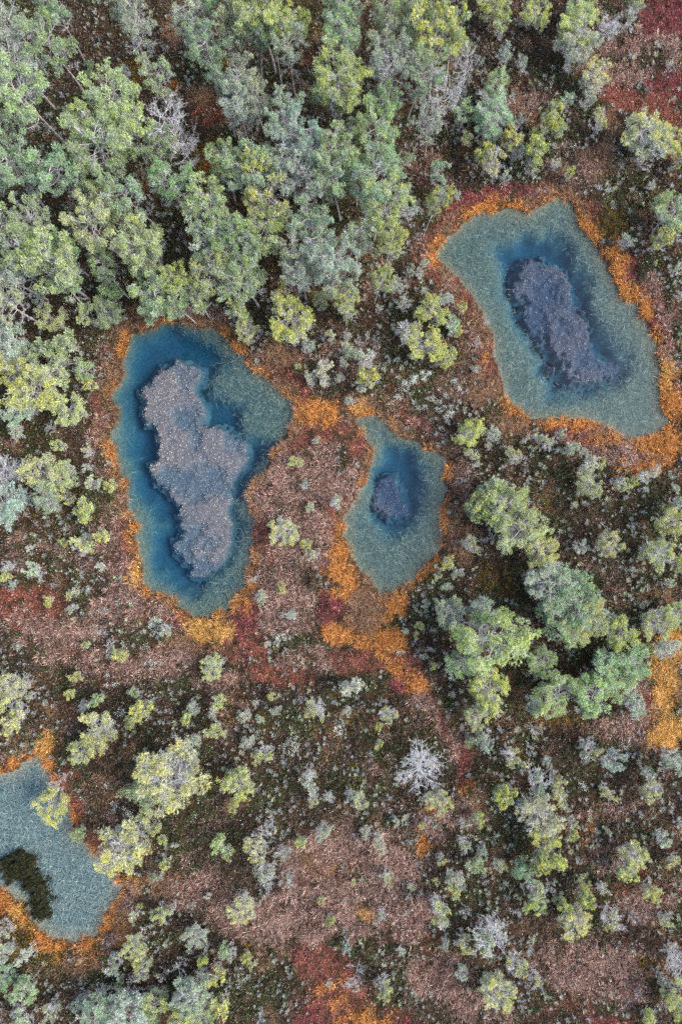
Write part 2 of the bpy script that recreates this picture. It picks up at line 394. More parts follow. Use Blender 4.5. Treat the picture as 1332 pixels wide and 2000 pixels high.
# plant cover zones: (x, y, rx, ry, rotation deg, kind, weight) in photograph pixels at ground level
KINDS = "HPRCOYTV"
ZONES = [
 # upper right
 (1295,35,75,60,0,'C',1.3),(1260,110,90,60,0,'P',1),(1240,205,95,32,10,'R',1.3),(1310,170,60,30,0,'C',1),(1310,240,60,40,0,'R',1),(1160,320,35,60,20,'T',1),(1150,330,40,30,0,'P',1),
 (1110,330,60,40,0,'P',.7),(1190,250,30,30,0,'T',.9),(1230,120,120,70,0,'P',.8),(1030,210,40,30,0,'P',.8),(1180,30,70,40,0,'P',.7),(1230,300,60,40,0,'P',.6),(1320,300,40,40,0,'R',.7),
 # right pool surroundings
 (960,385,110,16,-4,'C',1.3),(880,410,45,18,-35,'R',1.1),(1180,440,38,36,0,'V',1.2),(1215,555,35,70,-20,'P',.7),(1196,512,24,38,-20,'O',1.4),(1232,532,18,40,-15,'C',1.4),(1232,573,36,13,0,'O',1.5),
 (1285,610,26,80,-15,'P',1.2),(1276,637,22,14,20,'C',1.5),(1282,668,10,24,0,'O',1.3),(1300,690,18,40,0,'P',1.1),(1302,735,19,42,0,'Y',1.4),(1310,800,26,60,0,'O',1.4),(1325,790,14,34,0,'C',1.2),(1290,870,50,28,0,'O',1.5),(1200,885,110,28,8,'P',1.2),(1240,905,60,22,0,'O',1.0),
 (1130,852,75,20,12,'R',1.3),(1180,862,50,16,15,'O',1.2),(1080,822,30,18,0,'C',1.1),(1010,812,40,14,20,'O',1.4),(1000,840,60,22,15,'T',1.0),(900,570,16,60,-28,'R',1.3),(880,550,40,60,-28,'T',.8),(935,640,16,50,-15,'T',1.1),(972,710,15,60,-10,'R',1.3),(940,760,50,60,0,'T',.9),(950,700,30,50,0,'P',.7),
 # around the left and middle pools
 (620,808,55,24,0,'O',1.6),(575,790,22,10,0,'C',1.2),(708,802,22,9,0,'Y',1.3),(668,790,28,8,0,'C',1.1),(650,850,80,26,0,'R',1.4),(700,870,30,40,20,'R',1.2),(590,930,95,90,0,'P',1.3),(600,910,50,40,0,'H',.75),(530,930,22,40,20,'C',1.1),(515,985,38,30,0,'P',1.3),(660,940,60,50,0,'P',1.1),
 (495,1050,18,70,0,'R',1.3),(690,970,24,50,20,'P',1.2),(600,1060,90,70,0,'P',1.2),(650,1020,22,30,0,'R',1.1),(672,1050,12,40,0,'O',1.4),(668,1120,30,65,0,'O',1.7),(643,1190,28,36,0,'C',1.6),(640,1090,10,30,0,'C',1.2),(720,1190,40,60,0,'T',1.3),(772,1180,20,40,30,'O',1.5),
 (660,1235,34,22,0,'O',1.5),(740,1250,55,32,0,'O',1.4),(560,1180,75,80,0,'P',1.2),(540,1200,40,50,0,'H',.9),(700,1290,75,34,0,'R',1.4),(600,1290,85,26,0,'P',1.1),(540,1315,90,24,0,'R',1.1),(410,1228,46,32,0,'Y',1.9),(430,1185,50,16,-20,'O',1.5),(478,1160,30,50,0,'O',1.1),(480,1215,30,48,0,'C',1.3),(480,1260,60,40,0,'R',1.1),
 (800,1320,70,18,38,'O',1.3),(830,1365,60,24,45,'P',1.2),(785,1335,26,26,0,'C',1.1),(870,1440,24,70,-20,'P',1.1),(905,1490,17,46,0,'C',1.2),(912,1535,22,18,0,'O',1.2),(860,1420,18,30,-20,'T',1.0),(700,1180,25,30,0,'T',1.0),(820,1090,20,40,35,'R',1.2),
 (795,1300,46,24,40,'R',1.3),(830,1352,44,24,45,'R',1.2),(862,1408,42,22,62,'R',1.25),(885,1455,42,20,65,'R',1.25),(905,1510,40,20,80,'R',1.25),(812,1330,36,14,42,'O',1.4),(890,1440,30,14,60,'P',1.3),(925,1560,40,30,60,'T',1.0),
 # left bank
 (60,1180,90,60,0,'R',1.1),(120,1230,100,50,0,'P',1.2),(20,1210,60,40,0,'P',1.0),(200,1290,140,40,8,'P',1.1),(240,1180,80,50,0,'P',1.1),(140,1260,50,20,20,'R',1.0),(250,1075,14,50,0,'C',1.1),(250,960,14,40,0,'P',1.2),(215,1060,40,80,0,'P',.9),(360,1190,24,34,0,'R',1.2),(330,1290,90,40,0,'P',1.0),(380,1260,70,30,0,'T',1.0),(120,1080,80,50,0,'P',.8),(262,1045,9,42,-8,'O',1.4),(270,1115,15,42,-8,'Y',1.3),
 (60,1105,60,30,0,'P',.7),(220,1290,60,60,0,'R',.8),(420,1330,60,40,0,'P',.7),
 # bottom left
 (60,1488,70,14,0,'O',1.4),(95,1452,24,30,20,'Y',1.5),(30,1500,50,12,0,'R',1.0),(150,1590,22,44,0,'R',1.3),(180,1640,22,26,0,'R',1.2),(266,1715,12,18,-20,'Y',1.5),(225,1790,30,70,-25,'O',.9),(235,1780,34,80,-25,'T',1.1),(110,1840,80,14,8,'O',1.2),(55,1795,22,50,-35,'Y',1.35),(35,1815,60,60,-35,'V',1.3),(20,1765,40,26,-30,'O',1.2),(120,1850,110,26,8,'O',.9),(140,1862,90,22,0,'V',1.0),(150,1880,80,24,0,'T',.8),
 (400,1740,90,44,0,'P',1.1),(470,1780,70,40,0,'P',1.1),(330,1720,60,30,0,'T',.8),(140,1520,30,30,0,'R',.8),
 # bottom centre and right
 (690,1690,170,90,0,'P',1.2),(640,1690,60,50,0,'T',1.0),(580,1790,130,60,0,'P',1.2),(760,1780,140,70,0,'P',1.1),(714,1782,22,7,35,'Y',2.0),(650,1695,20,16,0,'Y',.8),(830,1650,16,30,0,'O',1.0),(850,1600,50,40,0,'P',1.0),(860,1575,30,30,0,'O',.7),(630,1880,75,50,25,'R',1.4),(660,1940,70,60,0,'R',1.4),(655,1935,40,40,0,'O',1.2),(610,1985,50,30,0,'C',1.2),(760,1985,60,30,0,'C',1.0),(700,1985,70,30,0,'O',1.1),(590,1850,40,20,0,'C',.8),
 (850,1900,80,60,0,'P',1.1),(850,1850,40,50,0,'R',.8),(930,1960,90,40,0,'P',1.0),(1130,1880,140,60,0,'P',1.2),(1180,1990,70,18,0,'C',1.2),(1100,1970,90,30,0,'R',.8),(1200,1920,80,50,0,'P',1.0),(1250,1760,60,40,0,'P',.9),(1180,1660,60,40,0,'P',.9),(1040,1800,40,20,0,'T',.7),(1230,1720,50,40,0,'R',.7),(920,1580,40,40,0,'P',.9),(960,1680,40,40,0,'T',.6),(1300,1720,40,40,0,'R',.6),(1220,1570,50,30,0,'P',.7),(1260,1890,50,40,0,'V',.8),(1140,1640,40,30,0,'O',.6),
 # right edge hollow
 (1305,1265,34,46,0,'Y',1.3),(1296,1325,28,80,8,'Y',1.7),(1326,1340,16,44,0,'T',1.75),(1300,1428,52,34,0,'Y',1.7),(1265,1390,26,66,0,'R',1.1),(1240,1420,60,44,0,'P',1.1),(1180,1415,90,24,0,'P',.9),(1100,1400,80,18,0,'V',.9),(1240,1340,20,30,0,'P',.9),(1070,1000,50,30,0,'V',.6),(1280,1160,50,30,0,'T',.6),(960,1130,60,40,0,'V',.7),(900,1030,30,80,0,'T',.8),
 # forest floor
 (410,225,40,44,0,'R',.9),(400,200,34,30,0,'T',1.0),(395,330,34,60,0,'V',1.1),(420,320,24,30,0,'O',.6),(255,150,70,36,0,'V',1.1),(435,135,30,20,0,'V',1.1),(645,280,24,14,0,'O',.8),(600,60,40,36,0,'V',.9),(345,65,40,34,0,'T',.8),(340,190,30,30,0,'O',.6),(290,350,30,30,0,'T',.7),(750,290,34,34,0,'V',.9),(810,300,40,60,0,'P',.6),(850,370,60,40,0,'R',.6),(280,620,50,22,0,'T',1.2),(430,640,60,14,8,'T',1.1),(240,650,20,40,0,'T',.9),(215,710,20,60,0,'P',.8),(700,680,90,60,0,'P',.5),(560,700,60,26,35,'T',.9),(790,790,60,50,0,'P',.5),(880,760,60,60,0,'P',.5),(220,760,22,30,0,'T',1.0),(100,990,80,60,0,'V',.5),
 (640,1500,120,60,0,'V',.5),(480,1400,80,50,0,'V',.4),(1080,1750,90,60,0,'V',.5),(500,1980,40,80,0,'H',1.0),(1290,440,40,40,0,'H',.8),
]
ZW8 = np.zeros((len(KINDS), NY, NX), np.float32)
warpx = (fbm(GX * .8, GY * .8, 51) - .5) * 1.1; warpy = (fbm(GX * .8, GY * .8, 57) - .5) * 1.1
ZW8[0] = .68 + (fbm(GX * .35, GY * .35, 61) - .5) * .6
ZW8[1] = .18 + (fbm(GX * .45, GY * .45, 67) - .5) * 1.1
ZW8[2] = .04 + (fbm(GX * .4, GY * .4, 191) - .5) * 1.3
ZW8[6] = .22 + (fbm(GX * .5, GY * .5, 71) - .5) * 1.1
ZW8[7] = .12 + (fbm(GX * .4, GY * .4, 77) - .5) * 1.1
for (x, y, rx, ry, rot, k, w) in ZONES:
    c = px2w([x, y]); a = math.radians(-rot)
    dx = GX + warpx - c[0]; dy = GY + warpy - c[1]
    u = (dx * math.cos(a) + dy * math.sin(a)) / (rx / PXM); v = (-dx * math.sin(a) + dy * math.cos(a)) / (ry / PXM)
    d = np.sqrt(u * u + v * v)
    ZW8[KINDS.index(k)] = np.maximum(ZW8[KINDS.index(k)], w * sstep(1.25, .55, d))
ZW8[1] -= .55 * sstep(.50, .72, fbm(GX * 1.1, GY * 1.1, 163))
ring = sstep(.3, .7, SD) * sstep(1.7, .9, SD)
ZW8[2] = np.maximum(ZW8[2], ring * 1.15 * sstep(.42, .6, fbm(GX * .5, GY * .5, 171)))
ZW8[1] = np.maximum(ZW8[1], ring * .95 * sstep(.45, .6, fbm(GX * .5, GY * .5, 177)))
# sedge fringe along the water
ko, kt = KINDS.index('O'), KINDS.index('T')
fr = sstep(.75, .2, SD + (fbm(GX * .7, GY * .7, 83) - .5) * .5)
ZW8[kt] = np.maximum(ZW8[kt], fr * 1.12)
ZW8[ko] = np.maximum(ZW8[ko], 1.5 * sstep(.48, .2, SDS['R'] + (fbm(GX * .6, GY * .6, 87) - .5) * .9))
ZW8[ko] = np.maximum(ZW8[ko], 1.3 * sstep(.5, .2, SDS['B'] + (fbm(GX * .6, GY * .6, 89) - .5) * .7))
ZW8[ko] = np.maximum(ZW8[ko], 1.25 * sstep(.35, .1, SDS['M'] + (fbm(GX * .6, GY * .6, 91) - .4) * .9))
ZW8[ko] = np.maximum(ZW8[ko], 1.25 * sstep(.42, .15, SDS['L'] + (fbm(GX * .6, GY * .6, 93) - .42) * .8))
ZW8[ko][(GX > px2w([850, 0])[0]) & (GX < px2w([985, 0])[0]) & (GY < px2w([0, 520])[1]) & (GY > px2w([0, 790])[1])] *= .55

def kind_at(x, y, n, spread=.36):
    xj = x + RNG.normal(size=n) * .10; yj = y + RNG.normal(size=n) * .10
    i = np.clip(((xj - X0) / CELL).round().astype(int), 0, NX - 1); j = np.clip(((yj - Y0) / CELL).round().astype(int), 0, NY - 1)
    w = ZW8[:, j, i]; w = np.where(w < .3, w - 1, w) + RNG.gumbel(size=(len(KINDS), n)) * np.where(samp(SD, x, y) < .7, spread * .5, spread) * .45
    return w.argmax(0)

def pick(table, n):
    c = np.array([t[0] for t in table], float); p = np.array([t[1] for t in table], float); p /= p.sum()
    return c[RNG.choice(len(c), n, p=p)]

PAL = {
 'H': [((.034,.026,.018),30),((.034,.042,.016),34),((.088,.073,.062),15),((.25,.23,.205),8),((.085,.052,.028),3),((.075,.080,.026),14)],
 'P': [((.28,.165,.13),34),((.18,.085,.066),24),((.52,.395,.32),20),((.06,.038,.03),16),((.25,.165,.085),7)],
 'R': [((.29,.095,.064),40),((.20,.058,.045),26),((.42,.21,.15),18),((.09,.035,.03),11),((.38,.15,.06),5)],
 'C': [((.25,.052,.058),42),((.15,.03,.037),28),((.38,.17,.15),18),((.08,.025,.025),12)],
 'O': [((.55,.225,.05),40),((.38,.13,.032),28),((.68,.37,.13),20),((.16,.06,.02),12)],
 'Y': [((.60,.33,.075),42),((.44,.20,.04),28),((.72,.50,.23),18),((.20,.10,.03),12)],
 'T': [((.27,.155,.085),38),((.38,.26,.17),20),((.17,.09,.05),26),((.07,.045,.03),14),((.4,.17,.06),4)],
 'V': [((.15,.11,.016),40),((.22,.15,.022),24),((.075,.062,.014),26),((.28,.13,.04),10)],
}
AREA = (X1 - X0) * (Y1 - Y0)
def scatter(dens, sdmin=0.0):
    n = int(dens * AREA * (42.5 * 62.5) / AREA)
    x = RNG.uniform(-21.25, 21.25, n); y = RNG.uniform(-31.25, 31.25, n)
    k = samp(SD, x, y) > sdmin
    return x[k], y[k]

# --- sedge and cotton-grass tussocks: blades radiating from tussock centres
tx, ty = scatter(15, .03)
tk = kind_at(tx, ty, len(tx))
GR = np.isin(tk, [KINDS.index(c) for c in "PRCOYT"])
tx, ty, tk = tx[GR], ty[GR], tk[GR]
nb = 42
bx = np.repeat(tx, nb); by = np.repeat(ty, nb); bk = np.repeat(tk, nb); n = len(bx)
short = np.isin(bk, [KINDS.index('R'), KINDS.index('C')])
az = RNG.uniform(0, 2 * math.pi, n); rr = RNG.uniform(0, .19, n)
bx = bx + np.cos(az) * rr; by = by + np.sin(az) * rr
az = az + RNG.normal(size=n) * .6
bz = ground_z(bx, by) - .02
col = np.zeros((n, 3))
for i, c in enumerate(KINDS):
    s = bk == i
    if s.any(): col[s] = pick(PAL[c], s.sum())
tone = np.repeat(np.where(tk == 1, RNG.uniform(.5, 1.55, len(tx)), RNG.uniform(.7, 1.25, len(tx))), nb)
col *= (tone * RNG.uniform(.6, 1.35, n))[:, None]
ln = np.where(short, RNG.uniform(.10, .22, n), RNG.uniform(.22, .48, n))
V, fl, C = blades(np.c_[bx, by, bz], az, RNG.uniform(.35, 1.35, n), ln, RNG.uniform(.020, .044, n) * np.where(bk == 1, .58, .55), RNG.uniform(.3, 1.3, n), rgba(col))
me = mesh_np("sedge_grass", V, fl, [M_COVER], C)
tag(link(bpy.data.objects.new("sedge_grass", me)), "pink, red, orange and straw coloured sedge tufts and moss covering the bog", "grass", kind="stuff")
print("blades", n)

# --- heather and low moss: small leaves on bushy clumps
hx, hy = scatter(26, .05)
hk = kind_at(hx, hy, len(hx), .3)
HS = (hk == 0) | (hk == 7) | (RNG.random(len(hx)) < .30)
hx, hy, hk = hx[HS], hy[HS], hk[HS]
nb = 30
hr = RNG.uniform(.12, .30, len(hx)); hh = RNG.uniform(.06, .42, len(hx)) * np.where(hk == 0, 1, .4)
bx = np.repeat(hx, nb); by = np.repeat(hy, nb); bk = np.repeat(hk, nb); n = len(bx)
az = RNG.uniform(0, 2 * math.pi, n); q = np.sqrt(RNG.random(n))
R_ = np.repeat(hr, nb); bx = bx + np.cos(az) * q * R_; by = by + np.sin(az) * q * R_
bz = ground_z(bx, by) + np.repeat(hh, nb) * (1 - q * q * .8) * RNG.uniform(.35, 1.05, n)
olive = fbm(bx * .5, by * .5, 101)
col = np.zeros((n, 3))
for i, c in enumerate(KINDS):
    s = bk == i
    if s.any(): col[s] = pick(PAL[c], s.sum())
tone = np.repeat(RNG.uniform(.45, 1.75, len(hx)), nb)
col *= (tone * RNG.uniform(.5, 1.6, n))[:, None]
hm = bk == 0
tint = np.where((olive > .52)[:, None], np.array([[.88, 1.08, .75]]), np.array([[1.12, .95, 1.0]]))
col[hm] *= tint[hm]
ok = samp(SD, bx, by) > .02
P = np.c_[bx, by, bz][ok]
V1 = bits(P, RNG.uniform(.024, .058, len(P)), rgba(col[ok]), .25)
# thin twigs standing out of the heather
tw = RNG.random(len(P)) < .10
tn = tw.sum()
tc = pick([((.20,.16,.145),5),((.12,.07,.055),5),((.30,.27,.25),2)], tn) * RNG.uniform(.7, 1.2, tn)[:, None]
V2 = blades(P[tw] - [0, 0, .03], RNG.uniform(0, 6.28, tn), RNG.uniform(.2, 1.3, tn), RNG.uniform(.08, .22, tn), np.full(tn, .014), RNG.uniform(-.3, .5, tn), rgba(tc))
sx, sy = scatter(5, .25)
sk = (kind_at(sx, sy, len(sx), .3) == 0) & (fbm(sx * .3, sy * .3, 181) > .42); sx, sy = sx[sk], sy[sk]
m_ = 30; R_ = np.repeat(RNG.uniform(.05, .26, len(sx)) ** 1.15, m_); n = len(R_)
a_ = RNG.uniform(0, 6.28, n); px_ = np.repeat(sx, m_) + np.cos(a_) * R_ * .2; py_ = np.repeat(sy, m_) + np.sin(a_) * R_ * .2
sc3 = np.repeat(pick([((.34,.37,.32),5),((.40,.44,.28),3),((.30,.31,.31),4)], len(sx)), m_, 0) * RNG.uniform(.55, 1.2, n)[:, None]
V3 = blades(np.c_[px_, py_, ground_z(px_, py_) + .08 + RNG.uniform(0, .16, n)], a_ + RNG.normal(size=n) * .5, RNG.uniform(.1, 1.2, n), R_ * RNG.uniform(.6, 1.1, n), RNG.uniform(.012, .026, n), RNG.uniform(-.2, .6, n), rgba(sc3))
V, fl, C = merge([V1, V2, V3])
me = mesh_np("heather", V, fl, [M_COVER], C)
tag(link(bpy.data.objects.new("heather", me)), "dark brown and olive heather growing all over the bog", "heather", kind="stuff")
print("heather bits", len(P))

# --- white reindeer lichen on the ground
LICH = [(815,730,20,1),(787,757,14,.7),(741,720,10,.6),(884,757,13,.8),(860,797,12,.7),(880,802,12,.7),(820,793,8,.6),(777,777,9,.7),(870,815,8,.6),(800,745,10,.6),(230,1337,10,1),(212,1318,6,1),(310,1217,14,.9),(200,1233,6,1),(287,1263,7,.8),(300,1228,12,.7),(243,1387,12,.5),(571,1203,18,.5),(547,1245,18,.4),(667,1427,16,.45),(664,1403,10,.45),(580,1440,20,.35),(560,1470,18,.3),(227,1570,9,1),(250,1580,8,.6),(210,1530,8,.6),(385,1595,6,.8),(1135,1530,9,.9),(1142,1538,6,.9),(999,1775,5,1),(1116,294,4,1),(1190,406,4,1),(1081,330,9,.6),(690,755,10,.5),(650,745,12,.4),(667,735,12,.4),(610,745,12,.4),(720,660,14,.35),(620,730,16,.35),(140,830,4,.8),(142,611,4,.9),(670,1690,6,.5),(780,1270,12,.3),(840,1600,10,.3),(480,1400,18,.35),(690,1560,22,.3),(350,1455,8,.4),(300,1290,16,.45)]
PL = []
for (x, y, r, d) in LICH:
    c = px2w([x, y]); m_ = int(r * r * 1.1 * d) + 6
    sub = RNG.normal(size=(max(3, int(r / 3)), 2)) * (r / PXM * .5)
    m_ = int(m_ * 1.6); s = sub[RNG.integers(0, len(sub), m_)] + RNG.normal(size=(m_, 2)) * .085
    PL.append(c + s)
lx, ly = scatter(.16, .8)
w_ = fbm(lx * .25, ly * .25, 111) > .5
for a, b in zip(lx[w_], ly[w_]):
    m_ = RNG.integers(3, 12); PL.append(np.array([a, b]) + RNG.normal(size=(m_, 2)) * .06)
PL = np.concatenate(PL); PL = PL[samp(SD, PL[:, 0], PL[:, 1]) > .1]
PZ = ground_z(PL[:, 0], PL[:, 1]) + RNG.uniform(.10, .24, len(PL))
lc = pick([((.62,.66,.58),5),((.48,.54,.48),4),((.70,.70,.60),2)], len(PL)) * RNG.uniform(.75, 1.1, len(PL))[:, None]
V, fl, C = bits(np.c_[PL, PZ], RNG.uniform(.014, .034, len(PL)), rgba(lc), .8)
me = mesh_np("reindeer_lichen", V, fl, [M_MOSS], C)
tag(link(bpy.data.objects.new("reindeer_lichen", me)), "pale white reindeer lichen dotted among the heather", "lichen", kind="stuff")

# --- submerged sedge in the shallows
n = int(480 * AREA)
x = RNG.uniform(-21.2, 21.2, n); y = RNG.uniform(-31.2, 31.2, n)
k = samp(SD, x, y) < -.02; x, y = x[k], y[k]
dp = samp(DP, x, y)
dens = (1 - dp) ** 2.0 * (.55 + .9 * (fbm(x * .45, y * .45, 121) - .3))
dens = np.where(samp(SDS['B'], x, y) < 0, dens * 1.7, dens)  # more stems in the bottom left pool, helping to imitate its pale sheen
k = RNG.random(len(x)) < dens; x, y = x[k], y[k]; n = len(x)
floor = ground_z(x, y)
z = np.maximum(floor + .03, ZW - .02 - RNG.exponential(.13 + .55 * dp[k], n))
z = np.minimum(z, ZW - .02)
edge = sstep(-.9, -.1, samp(SD, x, y))
sc_ = pick([((.19,.22,.175),4),((.12,.165,.145),5),((.38,.39,.31),2),((.08,.11,.10),4)], n)
sc_ = sc_ * (1 - edge[:, None] * .5) + edge[:, None] * .5 * np.array([.34, .27, .16])
sc_ *= RNG.uniform(.6, 1.0, n)[:, None]
sc_ *= np.where(samp(SDS['B'], x, y) < 0, 1.5, 1.0)[:, None] * np.where((samp(SDS['B'], x, y) < 0)[:, None], [[1.0, 1.05, 1.12]], [[.88, 1.0, .96]])  # bottom left pool: sky sheen put into the stem colour, paler and bluer
V, fl, C = blades(np.c_[x, y, z], RNG.uniform(0, 6.28, n), RNG.normal(size=n) * .05, RNG.uniform(.14, .46, n), RNG.uniform(.008, .016, n), RNG.normal(size=n) * .08, rgba(sc_))
V[:, 2] = np.minimum(V[:, 2], ZW - .006)
me = mesh_np("submerged_sedge", V, fl, [M_COVER], C)
tag(link(bpy.data.objects.new("submerged_sedge", me)), "pale tangled sedge stems lying under the shallow water", "sedge", kind="stuff")
print("submerged", n)

# --- sunken moss mats, one per pool
def moss_mat(key, label, depth, cols, dens, lump, rag=.34, slope=.4):
    poly = MATS[key]; lo, hi = poly.min(0) - .3, poly.max(0) + .3
    st = .07
    xs = np.arange(lo[0], hi[0], st); ys = np.arange(lo[1], hi[1], st)
    A, Bm = np.meshgrid(xs, ys); P = np.stack([A.ravel(), Bm.ravel()], -1)
    def field(p):
        return poly_sdf(p, poly) - slope * .55 + (fbm(p[:, 0] * 3.2, p[:, 1] * 3.2, 131) - .5) * rag + (fbm(p[:, 0] * 1.2, p[:, 1] * 1.2, 133) - .5) * rag * .8
    d = field(P).reshape(A.shape)
    z = ZW - depth - .62 * sstep(-slope, .05, d) + (fbm(A * 5, Bm * 5, 137, 3) - .5) * lump - .26 * sstep(.42, .66, fbm(A * .55, Bm * .55, 141))
    idx = np.arange(A.size).reshape(A.shape)
    f = np.stack([idx[:-1, :-1], idx[:-1, 1:], idx[1:, 1:], idx[1:, :-1]], -1).reshape(-1, 4)
    keep = (d.ravel()[f] < .04).any(1)
    f = f[keep]
    used = np.unique(f); mp = -np.ones(A.size, int); mp[used] = np.arange(len(used))
    V = np.c_[P, z.ravel()][used]; f = mp[f]
    nV = len(V)
    Vb = V.copy(); Vb[:, 2] = ZW - depth - .75
    # closing skirt
    e = np.concatenate([f[:, [0, 1]], f[:, [1, 2]], f[:, [2, 3]], f[:, [3, 0]]])
    es = np.sort(e, 1); _, inv, cnt = np.unique(es, axis=0, return_inverse=True, return_counts=True)
    be = e[cnt[inv.ravel()] == 1]
    sk = np.c_[be[:, 1], be[:, 0], be[:, 0] + nV, be[:, 1] + nV]
    base = np.tile(np.array([[*cols[0], 1]]), (nV * 2, 1)) * np.r_[*(RNG.uniform(.6, 1.0, nV * 2)[None],)].T.reshape(-1, 1)
    base[:, :3] *= .6
    e_ = sstep(-slope, -.02, np.r_[d.ravel()[used], d.ravel()[used]])[:, None]
    base[:, :3] = base[:, :3] * (1 - e_) + np.array([.13, .14, .115]) * e_; base[:, 3] = 1
    root = bpy.data.objects.new("moss_mat", mesh_np("moss_mat", np.r_[V, Vb], [f, sk, f[:, ::-1] + nV], [M_MOSS], base, smooth=True))
    link(root); tag(root, label, "moss mat")
    m_ = int(dens * (hi - lo).prod())
    p = RNG.uniform(lo, hi, (m_, 2)); dd = field(p); kp_ = RNG.random(m_) < .12 + .88 * sstep(-.02, -slope, dd); p = p[kp_ & (dd < -.02)]; dd = dd[kp_]; m_ = len(p)
    zz = ZW - depth + (fbm(p[:, 0] * 5, p[:, 1] * 5, 137, 3) - .5) * lump - .26 * sstep(.42, .66, fbm(p[:, 0] * .55, p[:, 1] * .55, 141)) - .62 * sstep(-slope, .05, dd[dd < -.02]) + RNG.uniform(-.02, .05, m_)
    zz = np.minimum(zz, ZW - .012)
    c = pick([(cc, ww) for cc, ww in zip(cols, (4, 4, 3, 2))], m_) * RNG.uniform(.6, 1.25, m_)[:, None]
    warm = sstep(.45, .65, fbm(p[:, 0] * .35, p[:, 1] * .35, 149))[:, None]
    c = c * (1 + warm * np.array([[.35, .25, .1]]))
    V, fl, C = bits(np.c_[p, zz], RNG.uniform(.022, .05, m_), rgba(c), .5)
    o = link(bpy.data.objects.new("moss_sprigs", mesh_np("moss_sprigs", V, fl, [M_MOSS], C)), root)
    tag(o, kind="stuff")
PML = [(.23,.20,.20), (.34,.295,.285), (.12,.105,.115), (.50,.44,.38)]
PM = [(.15,.13,.15), (.26,.225,.245), (.07,.06,.085), (.42,.36,.35)]
moss_mat('L', "long mottled purple-grey moss mat sunk in the big pool on the left", .10, PML, 340, .09, .5, .4)
moss_mat('M', "small purple-grey moss mat sunk in the middle pool", .24, PM, 330, .10, .7, .45)
moss_mat('R', "dark purple clotted moss mat sunk in the upper right pool", .22, PM, 320, .18, 1.0, .5)

# --- dark heather islet in the bottom left pool
def islet():
    poly = ISLET; lo, hi = poly.min(0) - .3, poly.max(0) + .3
    st = .06
    xs = np.arange(lo[0], hi[0], st); ys = np.arange(lo[1], hi[1], st)
    A, Bm = np.meshgrid(xs, ys); P = np.stack([A.ravel(), Bm.ravel()], -1)
    def field(p): return poly_sdf(p, poly) + (fbm(p[:, 0] * 2, p[:, 1] * 2, 151) - .5) * 1.0 + (fbm(p[:, 0] * 7, p[:, 1] * 7, 153) - .5) * .9 - .12
    def zf(d, a, b): return ZW - .5 + .8 * sstep(.12, -.45, d) + (fbm(a * 4, b * 4, 157, 3) - .5) * .2
    d = field(P).reshape(A.shape); z = zf(d, A, Bm)
    idx = np.arange(A.size).reshape(A.shape)
    f = np.stack([idx[:-1, :-1], idx[:-1, 1:], idx[1:, 1:], idx[1:, :-1]], -1).reshape(-1, 4)
    f = f[(d.ravel()[f] < .1).any(1)]
    used = np.unique(f); mp = -np.ones(A.size, int); mp[used] = np.arange(len(used))
    V = np.c_[P, z.ravel()][used]; c = np.tile([[.02, .022, .01, 1]], (len(V), 1))
    root = link(bpy.data.objects.new("heather_islet", mesh_np("heather_islet", V, [mp[f]], [M_MOSS], c, smooth=True)))
    tag(root, "dark olive heather islet standing in the bottom left pool", "islet")
    m_ = 26000; p = RNG.uniform(lo, hi, (m_, 2)); dd = field(p); k = dd < -.04; p, dd = p[k], dd[k]; m_ = len(p)
    zz = zf(dd, p[:, 0], p[:, 1]) + RNG.uniform(0, .26, m_)
    c = pick([((.026,.034,.012),6),((.012,.013,.008),6),((.07,.055,.014),1.2),((.12,.055,.02),.5)], m_) * RNG.uniform(.4, 1.7, m_)[:, None]
    V, fl, C = bits(np.c_[p, zz], RNG.uniform(.025, .05, m_), rgba(c), .2)
    tag(link(bpy.data.objects.new("heather_leaves", mesh_np("heather_leaves", V, fl, [M_COVER], C)), root), kind="stuff")
islet()

# ---------------------------------------------------------------- pines
def tube(path, rad, sides, rng):
    path = np.asarray(path); n = len(path)
    d = np.gradient(path, axis=0); d /= np.maximum(np.linalg.norm(d, axis=1)[:, None], 1e-6)
    ref = np.where(np.abs(d[:, 2:3]) > .9, [[1., 0, 0]], [[0, 0, 1.]])
    a = np.cross(d, ref); a /= np.linalg.norm(a, axis=1)[:, None]; b = np.cross(d, a)
    th = np.arange(sides) * 2 * math.pi / sides
    V = path[:, None, :] + (a[:, None, :] * np.cos(th)[None, :, None] + b[:, None, :] * np.sin(th)[None, :, None]) * np.asarray(rad)[:, None, None]
    V = V.reshape(-1, 3)
    i = np.arange(n - 1)[:, None] * sides; k = np.arange(sides)[None]; k2 = (k + 1) % sides
    f = np.stack([i + k, i + k2, i + sides + k2, i + sides + k], -1).reshape(-1, 4)
    return V, [f], np.ones((len(V), 4))

